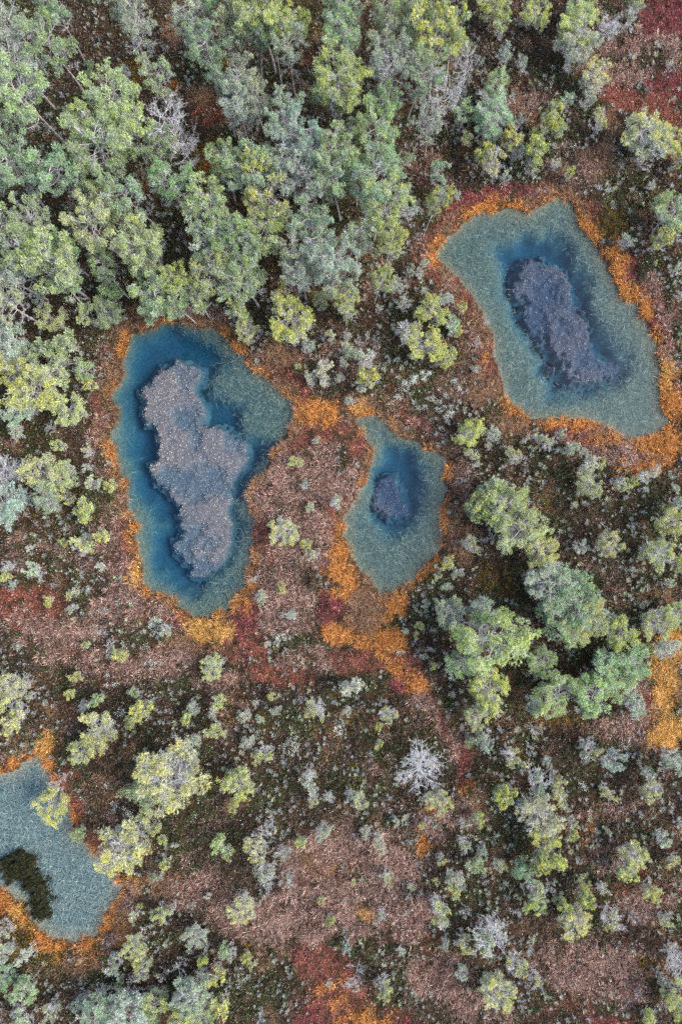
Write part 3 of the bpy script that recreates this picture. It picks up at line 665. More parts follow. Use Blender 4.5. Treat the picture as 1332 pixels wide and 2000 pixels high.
def build_pine(seed, r, h, cb, nl, puff, tufts, nlen, nwid, twigs, foliage=1.0, rise=.5, bb=0.0):
    """returns (trunk, branches, needles) numpy geometry for one pine"""
    g = np.random.default_rng(seed)
    T, Bp = [], []
    lean = g.normal(size=2) * .05 * h
    def spine(t):
        t = np.asarray(t)[..., None]
        wv = np.concatenate([np.sin(t * 5 + seed) * .025 * h, np.cos(t * 4 + seed * 2) * .025 * h], -1) * t
        return np.concatenate([lean * t ** 1.5 + wv, t * h * .97], -1)
    ts = np.linspace(0, 1, 10)
    path = spine(ts); path[0, 2] = -.25
    r0 = (.012 * h + .02 * r) * (.62 if foliage < .3 else 1)
    T.append(tube(path, r0 * (1 - ts * .85), 7, g))
    cents, weight = [], []
    for i in range(nl):
        u = (i + g.random()) / nl
        t = cb + (1 - cb) * u ** .9
        a = i * 2.39996 + g.normal() * .5
        prof = (math.sin(math.pi * min(1, .18 + .82 * (1 - u) ** .75)) ** .6) if u > .25 else .72 + u
        ln = r * min(1.0, prof) * g.uniform(.62, 1.12)
        p0 = spine(t * .97)
        m_ = 6; s = np.linspace(0, 1, m_)
        az_ = a + (g.normal() * .35) * s
        rr = ln * s
        zz = h * .0 + ln * rise * (s ** 1.6 - .18 * s) * g.uniform(.5, 1.3) + g.normal(size=m_) * .02 * ln
        pth = np.stack([p0[0] + np.cos(az_) * rr, p0[1] + np.sin(az_) * rr, p0[2] + zz], -1)
        lr = r0 * .42 * (1 - t * .5) * g.uniform(.7, 1.1)
        T.append(tube(pth, lr * (1 - s * .8) + .004, 5, g))
        bare = g.random() > foliage or t < bb + g.normal() * .05
        # side shoots
        for q in range(int(4 + ln / r * 4)):
            ss = g.uniform(.25, 1.0); k = ss * (m_ - 1); k0 = min(int(k), m_ - 2); fr_ = k - k0
            b0 = pth[k0] * (1 - fr_) + pth[k0 + 1] * fr_
            a2 = a + g.choice([-1, 1]) * g.uniform(.4, 1.2); l2 = ln * g.uniform(.16, .42)
            e2 = g.uniform(-.1, .7)
            s2 = np.linspace(0, 1, 4)
            p2 = np.stack([b0[0] + np.cos(a2) * l2 * s2, b0[1] + np.sin(a2) * l2 * s2, b0[2] + l2 * e2 * s2 ** 1.5], -1) + np.r_[np.zeros((1, 3)), g.normal(size=(3, 3)) * .04 * l2]
            Bp.append(tube(p2, lr * .38 * (1 - s2 * .7) + .004, 3, g))
            if not bare:
                if ss > .42: cents.append(p2[-1]); weight.append(.45 + .4 * ss)
        if not bare:
            cents.append(pth[-1]); weight.append(1.0)
    if foliage > .3:
        for _ in range(4):
            cents.append(spine(.96) + g.normal(size=3) * [r * .12, r * .12, h * .02]); weight.append(.8)
    cents = np.array(cents) if cents else np.zeros((0, 3)); weight = np.array(weight)
    # fine lichen-hung twigs
    if twigs:
        base = np.concatenate([v[0] for v in Bp]); pi = g.integers(0, len(base), twigs)
        P = base[pi]; a = np.arctan2(P[:, 1], P[:, 0]) + g.normal(size=twigs) * 1.0
        Bp.append(blades(P, a, g.normal(size=twigs) * .5 + .2, g.uniform(.08, .26, twigs) * (r / 1.4) ** .5, np.full(twigs, .013), g.normal(size=twigs) * .5, np.ones((twigs, 4))))
    out = [merge(T), merge(Bp)]
    if len(cents):
        per = np.maximum(4, (tufts * weight * g.uniform(.6, 1.3, len(cents))).astype(int))
        ci = np.repeat(np.arange(len(cents)), per); nT = len(ci)
        v = g.normal(size=(nT, 3)); v /= np.linalg.norm(v, axis=1)[:, None]
        rad = puff * np.repeat(weight * g.uniform(.65, 1.25, len(cents)), per) * g.random(nT) ** .45
        v[:, 2] = v[:, 2] * .55 + .12
        tc = cents[ci] + v * rad[:, None]
        # each tuft: a star of needle bundles
        nn = 9; P = np.repeat(tc, nn, 0); m_ = len(P)
        dirs = g.normal(size=(m_, 3)) + np.repeat(v, nn, 0) * .7 + [0, 0, .55]
        dirs /= np.linalg.norm(dirs, axis=1)[:, None]
        sd_ = np.cross(dirs, g.normal(size=(m_, 3))); sd_ /= np.linalg.norm(sd_, axis=1)[:, None]
        l_ = g.uniform(.65, 1.2, m_) * nlen; w_ = g.uniform(.7, 1.2, m_) * nwid
        V = np.stack([P - sd_ * w_[:, None] * .5, P + sd_ * w_[:, None] * .5, P + dirs * l_[:, None]], 1).reshape(-1, 3)
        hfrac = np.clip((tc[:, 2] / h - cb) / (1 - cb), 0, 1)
        outer = np.clip(rad / (puff + 1e-6), 0, 1.2)
        bright = g.uniform(.68, 1.3, nT) * np.repeat(g.uniform(.82, 1.18, len(cents)), per)
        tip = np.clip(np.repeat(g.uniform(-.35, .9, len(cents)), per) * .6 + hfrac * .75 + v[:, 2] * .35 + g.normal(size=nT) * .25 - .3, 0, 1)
        grey = np.clip(np.repeat(g.normal(.15, .3, len(cents)), per) + (1 - hfrac) * .4 - outer * .15 + g.normal(size=nT) * .15, 0, .85)
        c = np.stack([bright, tip, grey, np.ones(nT)], -1)
        out.append((V, [np.arange(m_ * 3).reshape(-1, 3)], np.repeat(np.repeat(c, nn, 0), 3, 0)))
    else: out.append(None)
    return out

PROTO = {}
def proto(key, n, r, h, **kw):
    PROTO[key] = []
    for i in range(n):
        tr, br, nd = build_pine(sum(map(ord, key)) * 7 + i * 13, r, h, **kw)
        dead = key.startswith('dead') or key.startswith('snag')
        if dead: tr, br = merge([tr, br]), None
        t_ = mesh_np(key + "_trunk", tr[0], tr[1], [M_DEAD if dead else M_TRUNK], smooth=True)
        n_ = None
        if nd is not None:
            if br is None: n_ = mesh_np(key + "_crown", nd[0], nd[1], [M_NEED], nd[2])
            else:
                V, fl, C = merge([nd, br]); nt_ = len(nd[1][0])
                mi = np.concatenate([np.ones(len(fl[0]), int), np.zeros(nt_, int), np.ones(len(fl[1]) - nt_, int)])
                n_ = mesh_np(key + "_crown", V, fl, [M_NEED, M_TWIG], C, mat_idx=mi)
        PROTO[key].append((r, h, t_, n_))

proto('forest', 6, 1.5, 6.2, cb=.47, nl=24, puff=.30, tufts=30, nlen=.13, nwid=.026, twigs=1100, foliage=.94, rise=.38, bb=.57)
proto('forestgrey', 5, 1.5, 6.0, cb=.42, nl=26, puff=.26, tufts=22, nlen=.125, nwid=.024, twigs=1900, foliage=.82, rise=.38, bb=.56)
proto('open', 5, 1.5, 4.2, cb=.14, nl=30, puff=.30, tufts=30, nlen=.13, nwid=.026, twigs=800, foliage=.96, rise=.35, bb=.30)
proto('opengrey', 5, 1.2, 3.6, cb=.10, nl=32, puff=.26, tufts=22, nlen=.125, nwid=.024, twigs=2200, foliage=.84, rise=.35, bb=.42)
proto('dwarf', 8, .5, 1.55, cb=.12, nl=17, puff=.17, tufts=13, nlen=.085, nwid=.029, twigs=380, foliage=.95, rise=.4, bb=.42)
proto('dwarfgrey', 7, .46, 1.6, cb=.08, nl=20, puff=.14, tufts=9, nlen=.075, nwid=.026, twigs=1200, foliage=.66, rise=.4, bb=.58)
proto('dead', 4, 1.2, 4.6, cb=.20, nl=38, puff=.15, tufts=4, nlen=.10, nwid=.03, twigs=1500, foliage=.06, rise=.35)
proto('snag', 5, .6, 1.5, cb=.15, nl=12, puff=.1, tufts=4, nlen=.08, nwid=.025, twigs=220, foliage=.1, rise=.4)

# one line per photograph area: x y r kind (crown centre and radius in photograph pixels)
TREES = """
25 45 45 S|113 95 44 G|38 112 48 S|67 195 58 G|110 20 30 G|247 52 38 S|210 215 52 y|160 262 42 y|175 292 58 G|110 325 44 G|263 258 44 y|320 160 34 G|345 245 54 D|305 300 32 G|333 362 40 G|27 345 44 G|12 285 26 G|65 425 34 S|20 445 40 G|275 385 42 G|228 402 34 y|180 390 40 G|190 445 46 y|287 478 46 y|400 420 46 y|410 478 50 G|125 492 36 G|40 492 46 G|385 45 42 S|400 97 38 G|430 25 36 G|437 190 24 S|243 145 12 S|168 133 10 G|437 325 36 G|235 5 24 S
464 33 46 y|522 30 50 y|494 70 36 G|536 63 34 Y|578 57 22 y|567 100 36 S|455 88 26 G|484 160 38 S|504 190 36 S|561 198 18 D|667 27 36 G|674 82 40 G|664 140 52 Y|657 188 42 y|764 20 42 G|764 83 38 S|764 135 46 S|854 43 40 y|857 97 52 Y|817 67 30 G|864 175 36 D|844 240 28 S|811 137 38 S|741 207 32 G|677 262 28 G|737 267 38 y|464 203 38 S|470 235 34 S|554 242 44 S|590 288 46 S|544 285 42 S|570 325 50 S|470 335 50 G|524 333 28 Y|527 385 48 E|594 362 46 S|660 312 42 G|664 362 40 G|727 352 50 G|737 407 48 y|770 327 18 G|610 427 40 G|520 443 46 y|464 460 44 G|477 485 40 S|630 482 42 S|697 467 40 S|757 480 30 Y|794 410 17 S|841 410 24 Y|850 337 18 S|860 370 14 S|700 340 30 G
888 88 32 Y|965 17 32 Y|978 53 19 y|1041 33 25 Y|1128 20 28 y|1131 63 40 Y|1118 92 38 S|1238 30 18 S|1251 8 10 Y|1191 60 24 D|1158 160 26 E|1141 197 12 S|908 150 30 D|961 173 26 y|955 217 32 S|961 245 32 S|995 278 20 Y|1061 240 22 Y|1091 250 14 y|1038 267 9 Y|1051 297 20 Y|1015 243 12 S|1035 318 16 y|901 243 18 G|911 273 12 y|941 300 18 Y|975 325 22 E|1001 303 14 S|988 353 10 W|1101 203 12 S|1168 243 16 E|1251 262 38 E|1258 310 18 W|1301 283 25 Y|1321 320 12 Y|1305 137 12 D|1311 417 36 y|1280 472 18 Y|1218 478 12 W|1081 326 9 W|1108 346 8 Y|1265 366 8 W|1018 127 12 S|985 105 15 S|893 383 9 S
27 537 48 S|113 532 50 y|90 505 36 y|123 568 28 G|20 593 40 S|82 590 14 S|213 543 24 G|217 580 20 G|213 612 27 y|110 623 25 y|180 623 17 y|270 522 38 y|293 570 40 y|350 550 32 Y|380 577 30 G|347 597 28 G|297 607 20 G|420 525 42 y|27 675 42 S|63 690 24 G|143 680 22 G|103 690 19 G|163 717 18 G|183 753 12 Y|35 735 38 Y|80 760 52 Y|113 725 32 y|140 800 32 y|43 800 30 S|93 837 14 D|33 847 14 S|130 873 11 y|177 883 10 W|173 910 9 W|20 920 34 D|83 925 34 y|123 935 30 y|147 925 15 D|27 975 42 S|100 975 30 S|180 943 14 W|217 947 11 Y|140 973 12 Y|170 995 16 Y
464 513 40 G|487 553 42 G|590 540 40 S|577 513 36 S|650 527 48 S|670 567 35 S|677 597 25 Y|690 617 18 G|737 550 25 Y|767 560 14 S|567 620 44 Y|474 610 20 y|484 650 24 E|570 667 14 S|594 677 11 S|624 593 16 G|647 663 11 W|674 660 8 W|787 597 14 S|821 537 9 S|797 530 11 S|827 513 8 S|827 570 7 S|739 607 6 W|847 610 30 Y|867 583 14 S|794 650 23 E|824 673 35 Y|881 643 16 S|867 707 18 Y|880 687 9 y|631 713 16 W|634 740 13 W|674 687 12 W|691 693 12 W|674 710 11 W|714 697 18 W|721 743 18 Y|711 760 8 W|604 737 9 W|607 753 8 W|667 737 8 W|584 717 6 Y|687 783 8 W|577 903 11 Y|594 947 9 S|657 983 13 W|607 987 9 S|614 863 7 S|797 837 6 D
898 600 10 Y|888 650 10 Y|945 623 9 D|933 673 8 D|928 720 7 W|911 843 26 Y|961 847 11 W|1021 860 7 W|1045 853 10 E|1065 857 15 E|1088 850 9 W|1115 873 13 W|1085 877 7 W|1008 890 15 E|921 887 13 E|931 907 8 W|958 873 7 W|1138 883 10 S|1148 910 18 W|1178 910 9 Y|1145 950 24 y|1118 987 7 W|1208 937 14 E|1228 947 9 Y|1261 933 16 W|1218 907 6 W|1258 957 6 W|1318 953 8 W|1321 983 14 S|1295 983 10 Y|955 967 28 G|928 985 22 y|985 990 40 y|1328 577 14 D|1318 530 10 W|1276 517 4 Y
10 1010 20 G|167 1007 14 Y|173 1050 8 S|203 1047 14 Y|153 1075 18 E|125 1060 8 Y|63 1070 7 W|23 1107 11 W|17 1127 11 Y|72 1117 14 W|27 1143 7 S|197 1032 5 W|200 1110 8 W|110 1140 8 D|100 1170 10 Y|148 1155 12 E|143 1187 10 S|223 1253 14 D|237 1272 12 Y|173 1257 8 Y|153 1320 9 Y|325 1230 12 W|420 1297 24 E|37 1335 28 E|27 1375 20 E|33 1403 22 E|67 1358 8 W|143 1353 10 Y|193 1363 13 G|265 1352 9 y|280 1387 20 Y|260 1403 12 y|163 1373 10 S|373 1380 12 S|367 1397 10 Y|427 1367 14 Y|413 1393 12 S|430 1420 14 y|205 1420 34 E|163 1463 24 E|187 1443 20 Y|377 1443 12 S|340 1505 62 E|305 1540 36 G
554 1030 28 E|594 1063 12 Y|621 1080 10 W|499 1130 12 D|504 1167 11 W|547 1137 6 Y|552 1157 8 Y|571 1203 10 W|526 1257 6 W|684 1343 18 W|621 1380 20 E|534 1357 8 Y|504 1370 7 W|541 1393 9 S|507 1407 9 W|481 1400 10 W|481 1450 12 W|514 1467 18 E|767 1400 18 E|744 1418 7 Y|684 1387 9 W|739 1450 9 Y|833 1497 44 D|846 1560 25 E|874 1200 28 S|877 1103 12 Y|849 1123 8 y|834 1180 8 W|821 1220 9 Y|874 1147 8 S|791 1230 7 W|811 1237 6 Y|847 1293 6 Y
938 1003 20 y|1011 1027 46 y|1058 1073 32 Y|972 1020 18 D|915 1063 14 E|895 1113 10 S|1098 1017 5 D|1178 1063 25 E|1128 1063 14 S|1238 1027 9 D|1305 1020 28 Y|1281 1073 32 E|1325 1107 14 Y|1233 1112 6 W|1301 1142 8 W|1070 1130 46 S|1110 1132 38 G|1105 1170 46 G|1095 1207 44 G|1141 1209 42 y|1121 1233 25 y|1208 1233 32 Y|1175 1215 24 S|1281 1213 33 E|1318 1200 25 y|945 1235 66 y|938 1190 30 S|905 1290 30 G|1001 1252 16 y|955 1350 40 Y|925 1397 24 y|1058 1290 30 G|1085 1355 38 y|1148 1347 38 y|1190 1300 38 G|1221 1293 34 G|1185 1333 35 y|1251 1270 14 Y|1238 1367 22 S|1241 1390 12 S|1035 1377 16 S|1038 1420 14 D|958 1450 18 S|915 1447 8 y|1001 1477 20 E|1031 1457 12 D|1151 1455 18 E|1198 1477 22 S|1311 1480 22 S|1068 1490 10 S|1305 1267 20 W
247 1543 14 y|92 1578 30 Y|125 1520 18 D|240 1650 46 E|290 1603 18 y|257 1613 22 D|155 1625 14 y|323 1635 8 Y|323 1677 9 Y|340 1650 6 W|300 1710 8 G|314 1705 6 S|313 1770 15 y|343 1767 9 W|405 1747 7 W|273 1783 9 W|275 1763 5 Y|430 1640 16 y|270 1835 24 E|280 1870 14 y|225 1880 18 S|387 1820 24 S|437 1850 10 y|397 1870 10 Y|10 1820 18 W|57 1863 16 W|15 1855 18 S|10 1910 25 G|50 1925 25 G|233 1915 9 G|260 1910 9 D|280 1900 12 S|320 1900 12 D|160 1950 14 S|190 1963 35 S|247 1967 38 S|300 1947 25 y|290 1987 25 G|383 1925 32 S|360 1945 30 S|353 1977 32 Y|400 1967 30 G|427 1897 16 Y|440 1947 16 Y|35 1977 18 S|97 1975 18 S|355 1885 18 D|57 1990 14 S
467 1523 28 Y|604 1513 17 W|457 1563 11 Y|617 1563 13 E|644 1557 11 W|681 1563 17 W|507 1643 22 E|527 1603 16 D|554 1667 14 S|594 1640 11 Y|626 1623 14 W|717 1627 13 W|737 1643 16 E|517 1707 22 S|554 1713 17 D|477 1763 25 E|445 1657 12 y|771 1597 8 W|791 1593 6 W|824 1607 7 Y|751 1713 13 E|857 1670 9 E|797 1727 8 E|854 1777 22 E|747 1777 10 W|647 1787 7 Y|674 1813 7 D|674 1843 9 S|704 1900 22 D|752 1932 17 E|781 1860 9 W|451 1853 10 S|481 1860 9 Y|487 1877 7 Y|511 1983 12 D|871 1833 10 S|884 1727 12 Y|851 1717 7 Y|644 1913 6 W|691 1717 6 Y|627 1750 6 Y
1038 1513 22 S|1078 1510 15 E|1088 1547 15 E|1261 1507 12 S|1278 1537 20 E|1188 1547 15 E|985 1563 22 Y|1038 1583 36 W|1058 1623 28 Y|1071 1670 22 Y|1051 1687 18 Y|928 1597 12 Y|898 1603 9 S|905 1640 13 E|935 1687 15 y|941 1657 11 S|971 1690 12 E|1011 1693 18 G|968 1630 7 D|1115 1603 10 W|1118 1627 10 Y|895 1717 16 S|1031 1730 18 E|1045 1750 15 Y|1075 1730 14 D|1088 1757 14 Y|1131 1717 12 y|1138 1743 14 Y|1115 1790 30 E|1175 1730 11 W|1188 1790 22 E|1235 1667 28 E|1228 1697 20 Y|1261 1733 15 Y|1288 1637 15 W|1315 1673 12 E|1328 1610 12 S|1300 1790 11 E|1231 1790 12 D|911 1777 14 D|965 1820 38 D|938 1825 18 y|905 1833 15 E|1011 1883 20 E|1045 1900 14 E|968 1940 32 E|905 1903 13 S|1311 1867 28 D|1318 1940 30 Y|1288 1907 11 S|1245 1937 9 D|1261 1980 13 Y|1291 1957 8 D|1188 1623 6 W|1035 1850 9 D|1185 1683 6 D
"""
# places named by what stands there, used to single trees out in the labels
PLACES = [(30,40,"in the top left corner wood"),(110,60,"at the wood's top left edge"),(60,190,"left of the wood's dark gap"),(250,70,"in the dark gap of the upper wood"),(200,250,"in the wood left of the silver dead pine"),(345,240,"around the silver dead pine in the wood"),(30,340,"on the left edge below the top corner"),(160,320,"in the wood's left middle"),(330,360,"in the wood below the silver dead pine"),(190,410,"in the wood above the big pool's top left"),(40,450,"on the left edge halfway down the wood"),(400,450,"in the wood above the big pool's top end"),(420,60,"at the top edge left of centre"),(530,50,"at the top edge near the centre"),(480,180,"in the wood below the top centre"),(570,120,"in the middle wood near the top"),(665,60,"at the top edge right of centre"),(660,165,"in the wood under the top centre right"),(765,60,"at the top edge of the wood's right side"),(765,135,"in the upper right wood"),(855,80,"at the wood's upper right edge"),(860,200,"by the bare snag of the wood's right edge"),(560,260,"in the heart of the grey wood"),(580,340,"in the wood's centre"),(475,330,"in the wood right of the rusty clearing"),(525,385,"around the yellowish half-bare pine in the wood"),(670,310,"in the wood's right part"),(735,260,"on the wood's right fringe"),(730,380,"in the wood left of the upper right pool"),(620,450,"in the lower wood above the small pines"),(480,470,"in the lower wood's middle"),(830,380,"between the wood and the upper right pool"),
(970,30,"at the top edge right of the wood"),(1130,60,"at the top edge near the red moss"),(1240,30,"beside the dark red moss top right"),(960,220,"above the upper right pool's left end"),(1060,270,"above the upper right pool"),(1150,180,"by the red moss patch"),(1270,290,"at the right edge below the red moss"),(1300,130,"in the red moss"),(1290,440,"at the right edge by the upper right pool"),
(30,560,"on the left edge level with the big pool's top"),(110,540,"in the wood's lower left"),(215,580,"just above left of the big pool"),(290,560,"at the wood's foot over the big pool"),(370,570,"at the wood's foot above the big pool's top"),(130,660,"left of the big pool's top"),(80,750,"in the yellow clump left of the big pool"),(170,720,"on the big pool's upper left bank"),(100,850,"on the dark heath left of the big pool"),(90,930,"left of the big pool's middle"),(190,940,"on the big pool's left bank"),(20,980,"on the left edge level with the big pool"),(470,530,"at the wood's foot right of the big pool's top"),(590,530,"in the wood's bottom centre"),(670,560,"at the wood's lower right corner"),(570,620,"above the big pool's right shoulder"),(480,640,"on the big pool's upper right bank"),(750,560,"between the lower wood and the upper right pool"),(820,540,"near the upper right pool's left tip"),(830,640,"in the yellow clump left of the upper right pool"),(640,660,"among the lichens above the orange neck"),(630,730,"above the orange neck between the pools"),(690,700,"among the white lichens above the middle pool"),(690,770,"above the middle pool's top"),(590,930,"on the red tongue between two pools"),(640,980,"on the red tongue beside the middle pool"),(890,660,"on the upper right pool's left bank"),(940,700,"at the upper right pool's left shore"),(920,860,"right of the middle pool's top"),(1040,860,"under the upper right pool's bottom"),(1110,880,"below the upper right pool"),(1150,930,"below the upper right pool's lower shore"),(1230,940,"on the heath below the upper right pool"),(1310,970,"at the right edge below the upper right pool"),(1310,550,"at the right edge beside the upper right pool"),(960,980,"in the green row right of the middle pool"),
(170,1050,"on the bank left of the big pool's lower half"),(40,1110,"on the left edge above the red patch"),(120,1160,"above the red patch on the left"),(230,1260,"below left of the big pool"),(150,1340,"below the red patch on the left"),(320,1240,"just below the big pool's bottom"),(35,1370,"on the left edge below the red patch"),(270,1390,"above the large round lower left pine"),(420,1300,"below the golden moss"),(400,1390,"right above the large round lower left pine"),(190,1430,"left above the large round lower left pine"),(340,1500,"at the large pine right of the lower left pool"),(554,1030,"on the red tongue's middle"),(550,1150,"on the grey heath between the two pools"),(540,1240,"at the foot of the red tongue"),(680,1350,"below the orange outflow"),(530,1380,"on the dark heath below the red tongue"),(500,1450,"right of the large lower left pine"),(760,1410,"left of the red stream path"),(840,1520,"by the bare tree beside the red path"),(860,1120,"on the middle pool's lower right bank"),(820,1220,"right of the orange outflow"),(920,1080,"right of the middle pool's middle"),(1030,1040,"at the top of the green row"),(1070,1140,"in the upper part of the big green clump"),(1130,1210,"in the lower part of the big green clump"),(1190,1060,"right of the green row"),(1300,1050,"at the right edge level with the middle pool"),(1240,1100,"on the dark heath right of the green clump"),(1290,1210,"at the right edge above the golden hollow"),(1210,1240,"between the green clump and the golden hollow"),(940,1240,"at the big round pine right of the outflow"),(950,1370,"below the big round pine"),(1060,1300,"in the dark bay under the green clump"),(1110,1350,"in the bottom of the dark bay"),(1200,1310,"left of the golden hollow"),(1240,1380,"left below the golden hollow"),(1300,1270,"in the golden hollow"),(1030,1430,"below the dark bay"),(960,1450,"right of the red path's end"),(1170,1470,"below the pink moss on the right"),(1310,1480,"at the right edge below the golden hollow"),
(110,1550,"over the lower left pool"),(250,1600,"on the lower left pool's right bank"),(320,1660,"right of the lower left pool's middle"),(290,1760,"right of the lower left pool's foot"),(280,1850,"below right of the lower left pool"),(20,1840,"below the lower left pool at the edge"),(40,1920,"in the bottom left corner"),(200,1950,"at the bottom edge left of centre"),(260,1900,"above the bottom left thicket"),(300,1970,"in the bottom left thicket"),(390,1830,"above the thicket's right side"),(380,1950,"at the bottom thicket's right side"),(430,1640,"right of the large lower left pine's foot"),(480,1540,"on the heath right of the large lower left pine"),(630,1550,"on the dark heath at the lower centre"),(530,1640,"on the lower centre heath's left side"),(520,1710,"at the pink moss's upper left"),(620,1640,"at the top of the lower pink moss"),(730,1640,"at the top right of the lower pink moss"),(800,1600,"below the bare tree by the path"),(480,1780,"left of the lower pink moss"),(660,1770,"in the lower pink moss"),(760,1730,"on the right of the lower pink moss"),(690,1850,"above the bottom red moss"),(720,1910,"right of the bottom red moss"),(480,1870,"left of the bottom red moss"),(860,1780,"between pink moss and lower right pines"),(860,1690,"left of the lower right pines"),(1050,1520,"in the upper lower right heath"),(960,1590,"at the lower right heath's upper left"),(1050,1600,"around the whitish lower right pine"),(1120,1620,"right of the whitish lower right pine"),(1190,1550,"on the lower right heath"),(1280,1530,"at the right edge in the lower heath"),(940,1670,"in the small row on the lower heath"),(1050,1680,"below the whitish lower right pine"),(1060,1740,"around the forked snag lower right"),(1130,1730,"right of the forked snag"),(1120,1790,"below the forked snag"),(1190,1770,"further right below the forked snag"),(1235,1680,"in the pink heath lower right"),(1310,1650,"at the right edge above the bottom"),(1270,1780,"near the right edge above the bottom snag"),(960,1830,"around the spiky silver pine near the bottom"),(900,1850,"left of the spiky silver pine"),(1030,1880,"right below the spiky silver pine"),(960,1940,"at the bottom edge under the silver pine"),(1310,1900,"at the bottom right corner snag"),(1260,1960,"near the bottom right corner"),(510,1980,"at the bottom edge left of the red moss"),(900,1720,"left side of the lower right pines")]
PXY = np.array([(p[0], p[1]) for p in PLACES], float)
LOOK = {'G': "dark green", 'y': "mid green", 'Y': "yellow-green", 'S': "grey-green", 'E': "yellow-tipped grey", 'W': "whitish lichened", 'D': "bare grey dead"}
NEED = {'G': (.295, .425, .215), 'y': (.39, .49, .225), 'Y': (.46, .52, .18), 'S': (.355, .44, .315), 'E': (.42, .46, .28), 'W': (.50, .55, .44), 'D': (.42, .44, .40)}
TIP = {'G': .2, 'y': .4, 'Y': .8, 'S': .15, 'E': .95, 'W': .5, 'D': .5}
items = []
seen_i = {}
for line in TREES.strip().split("\n"):
    for e in line.split("|"):
        x, y, r, k = e.split(); items.append([float(x), float(y), float(r), k])

def in_wood(x, y): return y < 600 and x < 930 - max(0, y - 330) * .55
# local slope of the leaning view: base is nearer the point below the camera than the crown is
rnd = random.Random(5)
specs = []
for (x, y, r, k) in items:
    wood = in_wood(x, y)
    if wood and r >= 24: h = 4.6 + r / 55 * 1.6 + rnd.uniform(-.4, .5); hc = .74 * h
    else:
        h = max(.5, min(4.6, (r / PXM) * (2.25 if r >= 24 else 3.5) + rnd.uniform(-.15, .35))); hc = .62 * h
    f = (H_CAM - hc) / H_CAM
    c = px2w([x, y]); b = c * f
    rm = r / PXM * f * (.92 if wood and r >= 24 else .95)
    sd = float(samp(SD, b[:1], b[1:])[0])
    tries = 0
    while sd < .12 and tries < 40:
        gxv = float(samp(SD, b[:1] + .15, b[1:])[0] - samp(SD, b[:1] - .15, b[1:])[0]); gyv = float(samp(SD, b[:1], b[1:] + .15)[0] - samp(SD, b[:1], b[1:] - .15)[0])
        nrm = math.hypot(gxv, gyv) + 1e-6; b = b + np.array([gxv, gyv]) / nrm * .12; tries += 1
        sd = float(samp(SD, b[:1], b[1:])[0])
    if r >= 24: kindname = 'pine'
    else: kindname = 'dwarf'
    if k == 'D': key = 'dead' if r >= 24 else 'snag'
    elif r >= 24:
        grey = k in 'SEW'
        key = ('forest' if wood else 'open') + ('grey' if grey else '')
    else: key = 'dwarfgrey' if k in 'SEW' else 'dwarf'
    size = "tall" if (wood and r >= 40) else "big" if r >= 40 else "mid-sized" if r >= 24 else "small" if r >= 13 else "tiny"
    if k == 'D': look = size + " " + LOOK[k] + (" pine" if r >= 24 else " snag")
    else: look = size + " " + LOOK[k] + (" pine" if r >= 24 else " dwarf pine")
    pl = int(((PXY - [x, y]) ** 2).sum(1).argmin())
    specs.append(dict(x=x, y=y, r=rm, h=h, k=k, key=key, b=b, look=look, pl=pl, kn=kindname, size=size))
groups = {}
for s in specs: groups.setdefault((s['look'], s['pl']), []).append(s)
ORD = ["", "second", "third", "fourth", "fifth", "sixth", "seventh"]
for (look, pl), g_ in groups.items():
    ph = PLACES[pl][2]
    if len(g_) == 1: g_[0]['label'] = look + " " + ph; continue
    xs = [q['x'] for q in g_]; ys = [q['y'] for q in g_]
    horiz = (max(xs) - min(xs)) >= (max(ys) - min(ys))
    g_.sort(key=lambda q: q['x'] if horiz else q['y'])
    a0, a1 = ("leftmost", "rightmost") if horiz else ("uppermost", "lowest")
    frm = "from left" if horiz else "from top"
    for i, q in enumerate(g_):
        w = a0 if i == 0 else a1 if i == len(g_) - 1 else ORD[i] + " " + frm
        if len(g_) == 2: w = ("left one" if i == 0 else "right one") if horiz else ("upper one" if i == 0 else "lower one")
        q['label'] = look + " " + ph + ", " + w

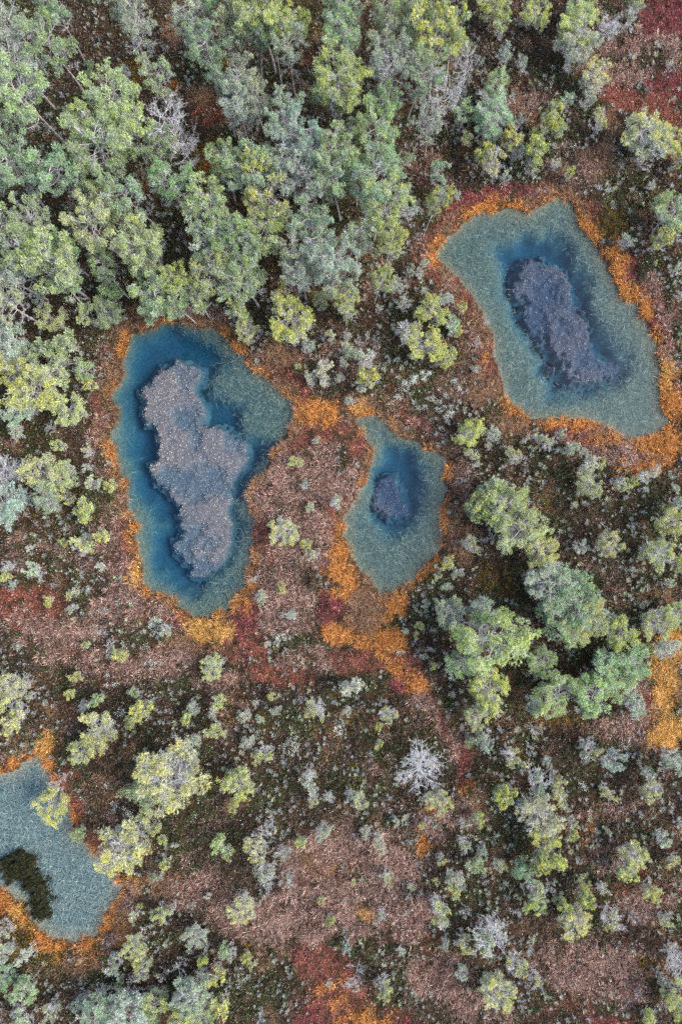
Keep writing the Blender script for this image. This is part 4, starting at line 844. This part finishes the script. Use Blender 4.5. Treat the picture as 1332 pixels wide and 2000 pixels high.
SHORT = [("upper right pool's", "upper right pool's"), ("the upper right pool", "upper right pool"), ("the white lichens", "lichens"), ("lower right", "lower right")]
for q in specs:
    w = q['label'].replace(" from left", "").replace(" from top", "") if len(q['label'].split()) > 16 else q['label']
    for a_, b_ in SHORT:
        if len(w.split()) > 16: w = w.replace(a_, b_)
    if len(w.split()) > 16: w = w.replace(' dwarf', '', 1)
    q['label'] = w
GROUPNAME = {'pine': "bog pines of the wood and the heath", 'dwarf': "dwarf pines dotted over the bog"}
cnt = {}
for s in specs:
    var = PROTO[s['key']]; ci = cnt.get(s['key'], rnd.randrange(9)); cnt[s['key']] = ci + 1
    r0, h0, mt, mn = var[ci % len(var)]
    dead = s['k'] == 'D'
    root = bpy.data.objects.new(("dead_pine" if s['r'] > .6 else "snag") if dead else ("pine_tree" if s['kn'] == 'pine' else "dwarf_pine"), None)
    link(root)
    bx_, by_ = s['b']; z0 = float(ground_z(np.array([bx_]), np.array([by_]))[0])
    root.location = (bx_, by_, z0)
    sc = s['r'] / r0 * rnd.uniform(.92, 1.08)
    ax_ = rnd.uniform(.82, 1.2) if s['kn'] == 'dwarf' else rnd.uniform(.92, 1.08)
    root.scale = (sc * ax_, sc / ax_, s['h'] / h0)
    tl = .10 if s['kn'] == 'dwarf' else .04
    root.rotation_euler = (rnd.gauss(0, tl), rnd.gauss(0, tl), rnd.uniform(0, 6.283))
    root.empty_display_size = .3
    nw = len(s['label'].split())
    tag(root, s['label'], "dead tree" if dead else ("pine tree" if s['kn'] == 'pine' else "dwarf pine"), ("bleached dead pines" if dead else GROUPNAME[s['kn']]))
    link(bpy.data.objects.new("trunk", mt), root)
    if mn:
        o = link(bpy.data.objects.new("crown", mn), root)
        c = np.array(NEED[s['k']]) * np.array([rnd.uniform(.88, 1.14), rnd.uniform(.92, 1.1), rnd.uniform(.8, 1.2)]) * rnd.uniform(.88, 1.12)
        o.color = (*c, min(1, TIP[s['k']] * rnd.uniform(.7, 1.2)))
print([q["label"] for q in specs if len(q["label"].split()) > 16]); print("trees", len(specs), "max label words", max(len(s['label'].split()) for s in specs), "unique", len({s['label'] for s in specs}))
